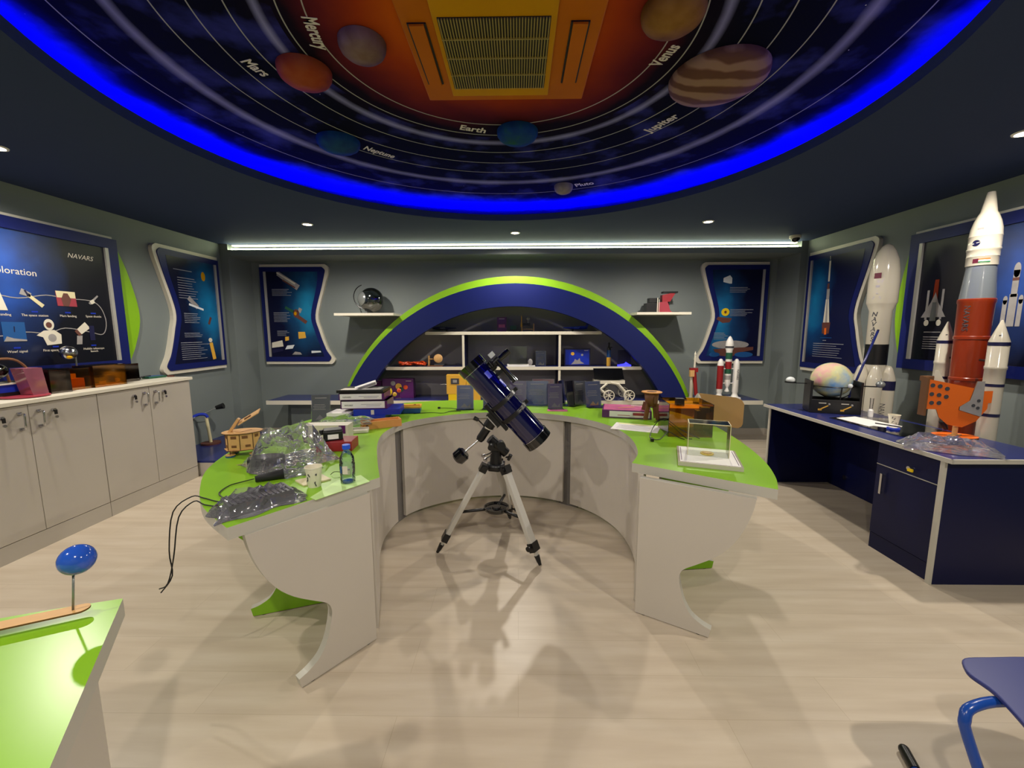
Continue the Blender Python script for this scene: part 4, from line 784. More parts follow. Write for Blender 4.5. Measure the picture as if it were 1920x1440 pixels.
b=B().m('cable'); b.tube([(-.83,3.20,ZT+.003),(-.70,3.24,ZT+.003),(-.60,3.22,ZT+.003),(-.55,3.30,ZT+.003),(-.47,3.31,ZT+.003)],.0024,n=6); b.tube([(-.66,3.42,ZT+.006),(-.58,3.43,ZT+.003),(-.52,3.40,ZT+.003),(-.47,3.40,ZT+.003)],.0024,n=6); b.box((-.67,3.42,ZT+.008),(.02,.014,.014)); single(b,'charging_cable','black charging cable on the green top left of the telescope','cable')
# signs behind / beside the telescope
sign(-.445,3.40,ZT,.08,.145,.205,'pale framed blue sign left of the telescope tube',('card_blue','stone'))
sign(-.22,3.42,ZT,-.1,.16,.16,'blue sign partly behind the telescope tube',('card_blue','teal_blue'))
k=0
for x,y,rz,w_,h_,cc,lb in ((-.0,3.60,.0,.15,.215,('card_purple','stone'),'purple sign directly right of the telescope tube'),(.17,3.60,-.05,.20,.215,('card_blue','teal_blue'),'wide blue sign in front of a red card, right of the telescope'),
    (.23,3.71,-.1,.20,.22,('card_red','orange'),'red sign showing behind the wide blue sign'),(.315,3.42,.15,.13,.215,('card_purple','stone'),'purple sign standing in front, above the purple flyer'),
    (.405,3.60,1.15,.13,.22,('card_red','stone'),'brown sign turned sideways between two purple signs'),(.475,3.56,.85,.12,.22,('card_purple','navy'),'dark sign turned half sideways right of the brown sign'),
    (.56,3.61,.45,.12,.215,('card_grey','stone'),'grey blue sign overlapped by the last sign of the row'),(.655,3.50,.35,.15,.225,('card_blue','wood'),'blue sign with astronaut picture, rightmost of the row')):
    sign(x,y,ZT,rz,w_,h_,lb,cc)
b=B(FR(.325,3.345,ZT,-.08)).m('purple_pic'); b.box((0,0,.001),(.165,.085,.002)); single(b,'flyer','magenta flyer lying flat in front of the row of signs','flyer',loc=(.325,3.345,ZT))
b=B(FR(.80,3.50,ZT,0)).m('navy'); b.box((0,0,.003),(.30,.12,.006)); single(b,'notebook','thin dark notebook lying flat behind the purple box','book',loc=(.8,3.5,ZT))
# purple kit box lying flat
M=FR(.845,3.165,ZT,-.24); t=thing('purple_kit_box','purple kit box lying flat with white spine on the right of the desk','box',M.translation)
b=B(M).m('purple'); b.box((0,0,.029),(.36,.26,.058)); b.obj('body',t,bevel=.002)
b=B(M).m('purple_pic'); b.box((0,0,.0588),(.34,.24,.0016)); b.m('yellow_soft'); b.box((.0,.0,.0600),(.14,.012,.001),R3(.5)); b.m('letter'); b.box((.08,.09,.0602),(.09,.02,.001)); b.obj('cover_picture',t)
b=B(M).m('paper'); b.box((.02,-.131,.030),(.29,.002,.044)); b.m('crimson'); b.box((.09,-.1324,.034),(.09,.001,.02)); b.box((-.02,-.1324,.022),(.09,.001,.004)); b.m('teal_blue'); b.box((-.181,-.02,.03),(.002,.05,.03)); b.m('letter'); b.box((-.181,.06,.03),(.002,.02,.036)); b.obj('side_label',t)
b=B(FR(.80,2.74,ZT,-.42)).m('paper'); b.box((0,0,.001),(.30,.21,.0015)); b.m('paper_yellow'); b.box((-.02,.083,.002),(.22,.022,.001)); b.m('paper_text')
for k in range(6): b.box((-.01,.045-.022*k,.002),(.22,.002,.0008))
single(b,'paper_sheet','white printed sheet with yellow heading hanging over the inner desk edge','paper',loc=(.8,2.74,ZT))
# brown wooden lander
M=FR(.99,3.02,ZT,.3); t=thing('wooden_lander_model','brown laser cut wooden lander on splayed legs left of the amber box','model',M.translation)
b=B(M).m('wood_tray'); b.cyl((0,0,.20),(0,0,.206),.075,n=10); b.m('wood_dark'); b.cyl((0,0,.206),(0,0,.208),.035,n=16); b.obj('top_ring',t)
b=B(M).m('wood_dark'); b.cyl((0,0,.10),(0,0,.20),.045,.055,n=6); b.m('ply_edge'); b.box((0,-.05,.15),(.03,.004,.05)); b.obj('body',t)
for a in (.4,1.97,3.54,5.1): b=B(M).m('wood_dark'); b.box((.055*math.cos(a),.055*math.sin(a),.06),(.05,.008,.12),R3(a,0,-.25)); b.obj('leg',t)
# amber case
M=FR(1.075,2.62,ZT,-.10); t=thing('amber_case','tall open amber acrylic case holding electronics','case',M.translation)
w_,d_,h_=.26,.26,.205
b=B(M).m('amber'); b.box((.0,-d_/2,h_/2),(w_,.004,h_)); b.obj('front_panel',t)
b=B(M).m('amber_dark'); b.box((-w_/2,0,h_/2),(.004,d_,h_)); b.obj('side_panel',t)
b=B(M).m('amber'); b.box((w_/2,0,h_/2),(.004,d_,h_)); b.obj('side_panel',t)
b=B(M).m('amber'); b.box((0,d_/2,h_/2),(w_,.004,h_)); b.obj('back_panel',t)
b=B(M).m('wood_tray'); b.box((0,.03,.165),(w_-.01,.16,.004)); b.m('black'); b.box((.07,-.08,.12),(.055,.05,.08)); b.box((.095,-.08,.165),(.05,.05,.03)); b.box((-.02,.05,.19),(.05,.04,.045)); b.m('ink'); b.box((.06,-.09,.06),(.05,.02,.05)); b.obj('electronics',t)
b=B(FR(1.375,2.79,ZT+.001,-.60,-.09)).m('cardboard'); b.prism([(-.13,0),(-.13,.215),(.10,.205),(.135,.19),(.15,.165),(.15,.03),(.142,.012),(.125,0)],(0,0,.0),(1,0,0),(0,0,1),(0,.006,0)); single(b,'cardboard_sheet','brown cardboard sheet with rounded corners leaning behind the amber case','cardboard',loc=(1.345,2.80,ZT))
b=B().m('cable'); b.tube([(.80,2.40,ZT+.02),(.805,2.46,ZT+.01),(.86,2.56,ZT+.05),(.92,2.60,ZT+.085),(.97,2.56,ZT+.06),(1.02,2.46,ZT+.006),(1.05,2.43,ZT+.004)],.0026,n=6)
b.tube([(.80,2.40,ZT+.01),(.86,2.43,ZT+.004),(.93,2.50,ZT+.03),(.98,2.47,ZT+.006),(1.0,2.42,ZT+.004)],.0026,n=6); b.tube([(.87,2.58,ZT+.07),(.95,2.62,ZT+.09),(1.0,2.50,ZT+.05),(1.10,2.44,ZT+.004)],.0026,n=6); b.box((.797,2.39,ZT+.009),(.018,.018,.018)); single(b,'wiring','black wires bunched on the desk in front of the amber case','cable')
# display case with yellow medal
qa=[V3((.759,1.947,0)),V3((1.03,1.85,0)),V3((1.165,2.135,0)),V3((.905,2.235,0))]; ctr=sum(qa,V3())/4; ang=math.atan2(qa[1].y-qa[0].y,qa[1].x-qa[0].x)
M=FR(ctr.x,ctr.y,ZT,ang); t=thing('display_case','clear acrylic display case on a white base with yellow badge','display case',M.translation)
b=B(M).m('white_gloss'); b.box((0,0,.010),(.285,.295,.020)); b.m('paper'); b.box((0,0,.0208),(.265,.275,.0016)); b.m('purple'); b.box((-.125,0,.022),(.003,.24,.001)); b.box((.125,0,.022),(.003,.24,.001)); b.obj('base',t,bevel=.002)
b=B(M).m('clear'); zc=.0225; hh=.165; wx,wy=.19,.10; oy=.03
b.box((0,oy-wy/2,zc+hh/2),(wx,.003,hh)); b.box((0,oy+wy/2,zc+hh/2),(wx,.003,hh)); b.box((-wx/2,oy,zc+hh/2),(.003,wy,hh)); b.box((wx/2,oy,zc+hh/2),(.003,wy,hh)); b.box((0,oy,zc+hh),(wx,wy,.003)); cc=b.obj('clear_cover',t)
b=B(M).m('cream')
for sx_ in (-1,1):
    for sy_ in (-1,1): b.box((sx_*wx/2,oy+sy_*wy/2,zc+hh/2),(.0032,.0032,hh))
    b.box((sx_*wx/2,oy,zc+hh),(.0032,wy,.0034))
for sy_ in (-1,1): b.box((0,oy+sy_*wy/2,zc+hh),(wx,.0032,.0034))
b.obj('polished_edges',cc)
b=B(M).m('yellow'); b.cyl((.0,.03,.022),(.0,.03,.028),.032,n=28); b.m('yellow_soft'); b.cyl((.0,.03,.028),(.0,.03,.031),.022,n=28); b.obj('yellow_badge',t)
# rocket toys standing near the cardboard
def small_rocket(x,y,z,prof,label,bands=(),fins=0,mt='white_gloss',group=None,s=1):
    t=thing('model_rocket',label,'model rocket',(x,y,z),group)
    b=B().m(mt); b.lathe([(r*s,h_*s) for r,h_ in prof],(x,y,z),n=24); b.obj('body',t)
    for r,h0,h1,c_ in bands: b=B().m(c_); b.cyl((x,y,z+h0*s),(x,y,z+h1*s),r*s); b.obj('band',t)
    for k in range(fins):
        a=2*PI*k/fins+.4; b=B().m(mt); b.prism([(.010*s,0),(.032*s,-.0*s),(.028*s,.03*s),(.010*s,.045*s)],(x,y,z),(math.cos(a),math.sin(a),0),(0,0,1),V3((-math.sin(a),math.cos(a),0))*.002); b.obj('fin',t)
    return t
small_rocket(2.135,5.06,.546,[(.018,0),(.018,.28),(.014,.33),(0,.37)],'slim white rocket with small fins at the right foot of the arch',fins=4)
small_rocket(1.26,2.86,ZT+.0,[(.012,0),(.012,.04),(.03,.045),(.028,.05),(.018,.06),(.018,.115),(.030,.125),(.030,.165),(.018,.195),(.006,.215),(0,.218)],'short white capsule rocket with dark bands beside the amber case',bands=((.0308,.150,.157,'navy'),(.0308,.128,.133,'brown_red')))
small_rocket(1.135,4.55,.546,[(.022,0),(.022,.03),(.006,.06),(0,.066)],'tiny white cone by the wooden lander') if 0 else None

# ------------------------------------------------------------ items on the arch shelves
YS=5.28
t=thing('silver_globe','clear and silver globe on a round stand on the left side shelf','globe',(-1.93,YS,1.616))
b=B().m('pewter'); b.cyl((-1.93,YS,1.616),(-1.93,YS,1.624),.085,n=28); b.cyl((-1.93,YS,1.62),(-1.93,YS,1.68),.016); b.obj('stand',t)
b=B().m('pewter'); b.sph((-1.925,YS,1.80),.108); b.obj('ball',t)
b=B().m('black'); b.tube([(-1.93+.155*math.cos(a),YS,1.83+.155*math.sin(a)) for a in [PI*.60+PI*1.05*i/16 for i in range(17)]],.006,n=8,sub=1); b.obj('meridian_arc',t)
b=B().m('globe_shell'); b.sph((-1.86,YS,1.79),.155,(1,.7,1)); b.obj('clear_shell',t)
t=thing('toy_loader','red and black building set machine on the right side shelf','toy',(1.80,YS,1.616))
b=B().m('crimson'); b.prism([(-.06,0),(-.05,.13),(.06,.14),(.08,.10),(.10,.03),(.14,.0)],(1.80,YS-.05,1.616),(1,0,0),(0,0,1),(0,.10,0)); b.obj('body',t)
b=B().m('red'); b.prism([(.0,.13),(.0,.22),(.14,.25),(.16,.245),(.10,.14)],(1.80,YS-.04,1.616),(1,0,0),(0,0,1),(0,.08,0)); b.obj('arm',t)
b=B().m('black'); b.box((1.665,YS,1.616+.06),(.13,.12,.12)); b.obj('black_box',t)
b=B().m('black'); b.box((1.70,YS,1.616+.155),(.12,.10,.055)); b.obj('wheel_block',t)
b=B().m('black'); b.box((1.90,YS,1.87),(.18,.09,.02)); b.obj('top_bar',t)
b=B().m('black'); b.cyl((1.885,YS,1.63),(1.885,YS,1.84),.012); b.box((1.95,YS,1.626),(.14,.06,.012)); b.m('off_white'); b.cyl((1.735,YS-.065,1.618),(1.735,YS-.065,1.80),.006,n=8); b.cyl((1.755,YS-.065,1.618),(1.755,YS-.065,1.78),.004,n=8); b.obj('rods',t)
ZT1=1.389; ZT2=.955
def plane(x,y,z,label,flip=1,mt='royal'):
    t=thing('toy_plane',label,'toy plane',(x,y,z),'toy planes on the top shelf')
    b=B().m(mt); b.lathe([(0,-.16),(.006,-.15),(.012,-.08),(.02,.02),(.022,.09),(.014,.14),(0,.155)],(x,y,z+.045),n=14,R=R3(0,0,-PI/2*flip)@Matrix.Identity(3)); b.obj('fuselage',t)
    b=B().m(mt); b.box((x-.02*flip,y-.02,z+.05),(.06,.24,.005),R3(.25*flip,.1)); b.obj('wing',t)
    b=B().m(mt); b.box((x-.145*flip,y,z+.075),(.03,.004,.06),R3(0,0,-.4*flip)); b.obj('tail_fin',t)
    b=B().m('black'); b.box((x+.04*flip,y-.02,z+.014),(.02,.06,.028)); b.obj('landing_gear',t)
plane(.72,YS-.08,ZT1,'blue toy plane on the top shelf right of the wooden toy',-1); plane(-.93,YS-.08,ZT1,'dark blue toy plane at the left end of the top shelf',1,'navy')
b=B(FR(-.205,YS,ZT1,0)).m('purple'); b.box((0,0,.09),(.12,.05,.18)); b.m('letter'); b.box((0,-.026,.16),(.07,.002,.006)); b.m('purple_pic'); b.box((0,-.026,.07),(.08,.002,.04)); single(b,'purple_box','upright purple box in the middle of the top shelf','box',loc=(-.205,YS,ZT1))
t=thing('wooden_toy_crane','small wooden toy with yellow mast on the top shelf','toy',(.10,YS,ZT1))
b=B().m('wood'); b.box((.12,YS,ZT1+.03),(.17,.08,.006)); b.box((.05,YS,ZT1+.03),(.012,.08,.06)); b.box((.20,YS,ZT1+.05),(.012,.08,.10)); b.obj('frame',t)
b=B().m('yellow_soft'); b.cyl((.045,YS,ZT1+.03),(.045,YS,ZT1+.20),.006); b.cyl((.045,YS,ZT1+.06),(.045,YS,ZT1+.12),.014,.008); b.obj('mast',t)
b=B().m('dark_green'); b.box((-.06,YS,ZT1+.05),(.08,.06,.05)); b.m('black'); b.box((.11,YS,ZT1+.09),(.09,.05,.03)); b.m('stone'); b.sph((.13,YS,ZT1+.16),.022); b.cyl((.13,YS,ZT1+.10),(.13,YS,ZT1+.15),.006); b.obj('machinery',t)
b=B().m('orange')
random.seed(4)
for k in range(5):
    q=[(-1.50+.33*i/7,YS-.1+.05*math.sin(i*1.7+k*1.3),ZT2+.014+.018*abs(math.sin(i*1.3+k))+.008*k*(.5 if i%2 else 1)) for i in range(8)]; b.tube(q,.011,n=8)
single(b,'coiled_cable','bundle of orange red cable on the middle shelf at left','cable',loc=(-1.35,YS-.1,ZT2))
t=thing('wooden_gadget','small wooden round gadget on the middle shelf beside orange cable','model',(-1.06,YS-.08,ZT2))
b=B().m('wood_dark'); b.box((-1.05,YS-.08,ZT2+.006),(.20,.09,.012)); b.m('ink'); b.box((-1.0,YS-.08,ZT2+.02),(.12,.06,.016)); b.obj('base',t)
b=B().m('wood'); b.lathe([(.055,-.01),(.055,.01),(.04,.016),(.015,.02),(.0,.02)],(-1.01,YS-.1,ZT2+.10),n=24,R=R3(.3,PI/2)); b.obj('disc',t)
b=B().m('wood'); b.box((-1.13,YS-.08,ZT2+.07),(.008,.07,.13)); b.cyl((-1.13,YS-.08,ZT2+.09),(-1.03,YS-.1,ZT2+.09),.006); b.obj('post',t)
t=thing('clear_display_box','clear acrylic box on a white base on the middle shelf','display box',(-.03,YS-.08,ZT2))
b=B().m('white'); b.box((-.0,YS-.08,ZT2+.012),(.27,.16,.024)); b.obj('base',t); b=B().m('clear')
for c_,d_ in (((-.0,YS-.14,.14),(.22,.003,.22)),((-.0,YS-.02,.14),(.22,.003,.22)),((-.11,YS-.08,.14),(.003,.12,.22)),((.11,YS-.08,.14),(.003,.12,.22)),((0,YS-.08,.25),(.22,.12,.003))): b.box((c_[0],c_[1],ZT2+c_[2]),d_)
b.obj('clear_cover',t)
t=thing('white_figurine','tiny white rounded figure on a plate on the middle shelf','ornament',(.165,YS-.09,ZT2))
b=B().m('white'); b.box((.165,YS-.09,ZT2+.004),(.10,.07,.008)); b.obj('plate',t); b=B().m('stone'); b.sph((.155,YS-.09,ZT2+.05),.03,(1,.5,1.4)); b.obj('figure',t)
sign(.29,YS-.06,ZT2,0,.135,.19,'small blue stand-up sign on the middle shelf',('royal','letter'),lean=.05,group='small signs on the middle shelf')
b=B(FR(.75,YS-.04,ZT2)).m('navy'); b.box((0,0,.11),(.33,.07,.22)); b.m('royal'); b.box((0,-.036,.11),(.30,.002,.19)); b.m('yellow_soft'); b.cyl((-.06,-.038,.155),(-.06,-.037,.155),.022,n=16); b.m('stone'); b.prism([(-.08,.02),(-.04,.06),(-.03,.09),(.0,.07),(.03,.10),(.04,.06),(.09,.03)],(0,-.037,0),(1,0,0),(0,0,1),(0,-.001,0)); b.cyl((.06,-.038,.14),(.06,-.037,.14),.014,n=16); b.m('letter'); b.box((.11,-.038,.195),(.05,.001,.006)); single(b,'space_game_box','dark blue box with pictured planets on the right of the middle shelf','box',loc=(.75,YS-.04,ZT2))
t=thing('lava_bottle','slim black capped bottle with blue and orange liquid layers','bottle',(1.145,YS-.08,ZT2))
b=B().m('yellow_soft'); b.cyl((1.145,YS-.08,ZT2),(1.145,YS-.08,ZT2+.11),.026); b.obj('orange_layer',t); b=B().m('blue_liquid'); b.cyl((1.145,YS-.08,ZT2+.11),(1.145,YS-.08,ZT2+.20),.026,.024); b.obj('blue_layer',t)
b=B().m('black'); b.lathe([(.026,.20),(.022,.23),(.010,.24),(.012,.29),(0,.30)],(1.145,YS-.08,ZT2)); b.m('black'); b.box((1.165,YS-.08,ZT2+.235),(.04,.012,.012)); b.obj('pump_cap',t)
m_=P('lit_blue',(60,60,255),.3,emit=2.5)
t=thing('light_up_stand','dark blue clear plate glowing along its lit base, right end of shelf','display stand',(1.34,YS-.08,ZT2))
b=B().m('navy'); b.box((1.34,YS-.08,ZT2+.10),(.16,.01,.20)); b.obj('plate',t); b=B().m('lit_blue'); b.box((1.34,YS-.09,ZT2+.008),(.16,.05,.016)); b.prism([(-.06,.02),(.0,.03),(.02,.05),(.05,.03),(.07,.02)],(1.34,YS-.087,ZT2),(1,0,0),(0,0,1),(0,-.002,0)); b.obj('lit_base',t)
# counter shelf items
ZC2=.546
t=thing('kit_carton','purple kit carton with planet pictures standing on the counter shelf','box',(-1.54,5.24,ZC2))
b=B().m('purple'); b.box((-1.54,5.24,ZC2+.125),(.40,.10,.25)); b.obj('body',t); b=B().m('orange'); b.cyl((-1.44,5.187,ZC2+.14),(-1.44,5.19,ZC2+.14),.028); b.m('stone'); b.cyl((-1.60,5.187,ZC2+.19),(-1.60,5.19,ZC2+.19),.03); b.m('yellow_soft'); b.cyl((-1.53,5.187,ZC2+.15),(-1.53,5.19,ZC2+.15),.04); b.m('letter'); b.box((-1.40,5.188,ZC2+.22),(.07,.002,.006)); b.m('dark_green'); b.cyl((-1.50,5.187,ZC2+.11),(-1.50,5.19,ZC2+.11),.03); b.obj('cover_picture',t)
b=B(FR(-1.86,5.26,ZC2)).m('purple'); b.box((0,0,.12),(.20,.08,.20)); b.m('letter'); b.box((0,-.041,.20),(.12,.002,.005)); single(b,'kit_carton','smaller purple carton left of the pictured purple one','box',loc=(-1.86,5.26,ZC2))
t=thing('yellow_acrylic_camera','yellow clear square box with dark lens on the counter shelf','model',(-.77,5.035,ZC2))
b=B().m('yellow_soft'); b.box((-.76,5.035,ZC2+.20),(.24,.08,.24)); b.obj('body',t,bevel=.004); b=B().m('ink'); b.box((-.775,4.993,ZC2+.24),(.10,.006,.07)); b.m('stone'); b.box((-.775,4.989,ZC2+.24),(.05,.004,.035)); b.obj('window',t); b=B().m('chrome'); b.cyl((-.88,5.03,ZC2+.20),(-.96,5.03,ZC2+.20),.008); b.obj('rod',t); b=B().m('yellow_soft'); b.box((-.55,5.035,ZC2+.12),(.17,.08,.24)); b.obj('second_box',t); b=B().m('yellow'); b.box((-.76,5.035,ZC2+.04),(.20,.075,.08)); b.obj('stand',t)
# rover
RX=1.11;RY=5.12
t=thing('rover_model','white six wheeled rover model with black solar panel on counter shelf','model',(RX,RY,ZC2))
b=B().m('off_white'); b.box((RX+.02,RY,ZC2+.225),(.36,.22,.04)); b.obj('chassis',t)
b=B().m('black_gloss'); b.prism([(-.19,0),(.17,0),(.15,.14),(-.205,.14)],(RX+.02,RY-.10,ZC2+.255),(1,0,0),(0,.25,.97),(0,-.008,.002)); b.obj('solar_panel',t)
for yy in (RY-.12,RY+.12):
    b=B().m('off_white'); b.tube([(RX+.02,yy,ZC2+.22),(RX+.12,yy,ZC2+.20),(RX+.24,yy,ZC2+.07)],.014,n=6,sub=1); b.tube([(RX-.02,yy,ZC2+.21),(RX-.10,yy,ZC2+.14),(RX-.20,yy,ZC2+.12),(RX-.24,yy,ZC2+.07)],.014,n=6,sub=1); b.tube([(RX-.10,yy,ZC2+.14),(RX-.02,yy,ZC2+.07)],.014,n=6,sub=1); b.obj('suspension_arm',t)
    for xx in (-.24,-.0,.245):
        wb=B().m('off_white'); wy=yy-.03 if yy<RY else yy+.03; wb.lathe([(.058,-.02),(.066,-.018),(.066,.018),(.058,.02),(.056,.0),(.058,-.02)],(RX+xx,wy,ZC2+.067),n=28,R=R3(0,PI/2),cap=False)
        wb.cyl((RX+xx,wy-.015,ZC2+.067),(RX+xx,wy+.015,ZC2+.067),.014,n=12)
        for k in range(7): a=2*PI*k/7; wb.box((RX+xx+.035*math.cos(a),wy,ZC2+.067+.035*math.sin(a)),(.045,.01,.010),Matrix.Rotation(-a,3,'Y'))
        wb.obj('wheel',t)
# counter right: tall rocket, crane rocket
def rocket_gslv(x,y,z):
    t=thing('model_rocket','white rocket model with red and green bands and two boosters on a white plinth','model rocket',(x,y,z))
    b=B().m('white'); b.box((x,y,z+.015),(.30,.12,.03)); b.obj('plinth',t,bevel=.006)
    b=B().m('white'); b.lathe([(.012,.09),(.028,.10),(.012,.14),(.034,.20),(.034,.25),(.036,.25),(.036,.60),(.046,.63),(.046,.68),(.04,.72),(.015,.77),(0,.785)],(x,y,z),n=24); c=b.obj('core_stage',t)
    for h0,h1,r,mt in ((.25,.30,.037,'stone'),(.32,.38,.037,'dark_green'),(.38,.47,.037,'dark_red'),(.50,.58,.037,'dark_green'),(.635,.66,.047,'ink')): b=B().m(mt); b.cyl((x,y,z+h0),(x,y,z+h1),r); b.obj('band',c)
    for dx in (-.095,.10):
        b=B().m('white'); b.lathe([(.045,.03),(.03,.06),(.03,.08),(.036,.09),(.036,.44),(.03,.47),(.015,.50),(0,.505)],(x+dx,y,z),n=24); s=b.obj('booster',t)
        if dx<0: b=B().m('dark_red'); b.cyl((x+dx,y,z+.13),(x+dx,y,z+.42),.0366); b.obj('red_sleeve',s)
        else: b=B().m('ink'); b.text('NAVARS',(x+dx+.002,y-.0372,z+.375),(0,0,-1),(1,0,0),.034); b.obj('lettering',s)
        b=B().m('white'); b.cyl((x+dx,y,z+.2),(x,y,z+.2),.006); b.cyl((x+dx,y,z+.38),(x,y,z+.38),.006); b.obj('strut',t)
rocket_gslv(2.60,5.10,ZC2)
t=thing('rocket_on_gantry','thin red and cream rocket on a wooden gantry on the counter shelf','model rocket',(2.15,5.08,ZC2))
b=B().m('cream'); b.cyl((2.15,5.08,ZC2),(2.15,5.08,ZC2+.32),.022,.02,n=8); b.box((2.15,5.08,ZC2+.008),(.14,.12,.016)); b.obj('tower',t)
b=B().m('off_white'); b.cyl((2.165,5.05,ZC2+.40),(2.165,5.05,ZC2+.56),.012,.010); b.cyl((2.165,5.05,ZC2+.56),(2.165,5.05,ZC2+.60),.013,.002); b.obj('nose',t)
b=B().m('dark_red'); b.cyl((2.20,5.05,ZC2+.06),(2.165,5.05,ZC2+.34),.022); b.box((2.155,5.05,ZC2+.37),(.09,.05,.05)); b.obj('body',t)
b=B().m('wood'); b.box((2.13,5.04,ZC2+.33),(.05,.04,.08)); b.obj('wooden_part',t)
b=B().m('cream'); b.cyl((2.26,5.06,ZC2+.013),(2.46,5.06,ZC2+.013),.013); single(b,'wooden_rod','cream rod lying on the counter between two rockets','rod',loc=(2.4,5.06,ZC2))
b=B(FR(1.33,5.02,ZC2)).m('white'); b.cyl((0,0,0),(0,0,.025),.022); b.cyl((0,0,.025),(0,0,.075),.02,.002); single(b,'toy_cone','tiny white cone standing at the counter front edge','toy',loc=(1.33,5.02,ZC2))

# ------------------------------------------------------------ left cabinets: things on the worktop
ZK=.977
def clearbox(x,y,rz,w_,d_,h_,mt,label,inner_=None,name='acrylic_box'):
    M=FR(x,y,ZK,rz); t=thing(name,label,'display box',M.translation,'acrylic boxes on the cabinet worktop')
    b=B(M).m(mt)
    for c_,e_ in (((0,-d_/2,h_/2),(w_,.004,h_)),((0,d_/2,h_/2),(w_,.004,h_)),((-w_/2,0,h_/2),(.004,d_,h_)),((w_/2,0,h_/2),(.004,d_,h_)),((0,0,h_),(w_,d_,.004))): b.box(c_,e_)
    b.obj('clear_shell',t)
    b=B(M); inner_(b,w_,d_,h_) if inner_ else b.m('black').box((0,0,.02),(w_*.7,d_*.7,.04)); b.obj('contents',t); return t
def in_a(b,w_,d_,h_): b.m('yellow_soft'); b.box((0,0,.01),(w_*.9,d_*.9,.02)); b.m('black'); b.box((.02,0,.05),(w_*.5,d_*.4,.06)); b.m('white'); b.sph((w_*.3,-d_*.35,.04),.016); b.m('letter'); b.box((-w_*.2,-d_*.4,.03),(.05,.004,.03))
clearbox(-3.30,3.18,1.5,.24,.17,.165,'amber','deep amber acrylic box with a small white knob inside',in_a)
clearbox(-3.40,3.42,1.5,.20,.18,.15,'amber_dark','smoky brown acrylic box, farthest of the row')
clearbox(-3.33,2.98,1.5,.16,.17,.155,'amber','bright yellow acrylic box between two darker ones',lambda b,w_,d_,h_:(b.m('yellow_soft'),b.box((0,0,.04),(w_*.7,d_*.6,.08)),b.m('cream'),b.box((0,-.02,.09),(w_*.3,.01,.05))))
clearbox(-3.28,2.815,1.45,.12,.16,.165,'amber_dark','dark brown ribbed acrylic box right of the pink block',lambda b,w_,d_,h_:(b.m('wood_dark'),b.box((0,0,h_/2),(w_*.8,d_*.8,h_*.85))))
b=B(FR(-3.27,2.70,ZK,1.45)).m('pink_clear'); b.prism([(-.04,0),(.045,0),(.025,.185),(-.075,.185)],(0,-.05,0),(1,0,0),(0,0,1),(0,.10,0)); single(b,'pink_block','translucent pink leaning block on the worktop','block',loc=(-3.27,2.70,ZK))
t=thing('dome_model','small model under brown arched hood at the left photo edge','model',(-3.42,2.60,ZK))
b=B(FR(-3.42,2.60,ZK,1.5)).m('wood_dark')
for s_ in (-.09,.09): b.tube([(-.13,s_,0),(-.12,s_,.17),(-.06,s_,.24),(.06,s_,.245),(.13,s_,.17),(.15,s_,.06)],.008,n=6)
b.obj('arched_frame',t)
b=B(FR(-3.42,2.60,ZK,1.5)).m('royal'); b.box((-.02,0,.055),(.22,.15,.05)); b.m('black'); b.box((-.02,0,.015),(.24,.17,.03)); b.m('off_white'); b.box((-.02,0,.083),(.23,.16,.006)); b.obj('base_box',t)
b=B(FR(-3.42,2.60,ZK,1.5)).m('smoke'); b.sph((0,0,.17),.07,(1.2,1,.8)); b.m('cream'); b.sph((0,0,.16),.03); b.obj('clear_dome',t)
b=B().m('crimson'); b.lathe([(.10,0),(.115,.004),(.115,.010),(.10,.006)],(-3.24,2.62,ZK)); single(b,'round_dish','thin reddish round dish at the worktop front','dish',loc=(-3.24,2.62,ZK))
t=thing('silver_ball_ornament','silver ball with yellow reflection raised on a thin post above the amber box','ornament',(-3.47,3.17,ZK))
b=B().m('pewter'); b.box((-3.47,3.17,ZK+.004),(.08,.08,.008)); b.cyl((-3.47,3.17,ZK),(-3.47,3.17,ZK+.25),.006); b.cyl((-3.47,3.17,ZK+.25),(-3.45,3.12,ZK+.27),.005); b.obj('post',t)
b=B().m('chrome'); b.sph((-3.445,3.10,ZK+.265),.052); b.m('yellow'); b.sph((-3.425,3.085,ZK+.24),.022); b.obj('ball',t)
b=B(FR(-3.42,3.93-.18,ZK,1.5)).m('black'); b.box((-.05,0,.008),(.08,.05,.016)); b.box((.05,.02,.006),(.10,.02,.012),R3(.2)); b.m('ink'); b.cyl((-.02,.03,.01),(.10,-.02,.02),.005); single(b,'small_tools','black small tools lying between the boxes and green tray','tools',loc=(-3.42,3.75,ZK)) if 0 else b.bm.free()
b=B(FR(-3.40,3.62,ZK,1.3)).m('black'); b.box((-.04,0,.009),(.07,.045,.018)); b.cyl((-.02,.0,.014),(.08,-.01,.024),.006); single(b,'small_tool','black small tool with handle near the smoky box','tool',loc=(-3.40,3.62,ZK))
b=B(FR(-3.36,3.72,ZK,1.35)).m('dark_green'); b.box((0,0,.009),(.15,.09,.018)); b.m('teal_blue'); b.box((0,0,.0185),(.12,.07,.002)); single(b,'green_tray','small dark green tray near the end of the worktop','tray',loc=(-3.36,3.72,ZK),bevel=.004)
b=B(FR(-3.38,3.80-.0,ZK,.2)).m('brown_red'); b.box((.1,-.01,.007),(.05,.02,.014)); single(b,'brown_block','small brown block at the far end of the worktop','block',loc=(-3.28,3.79,ZK))
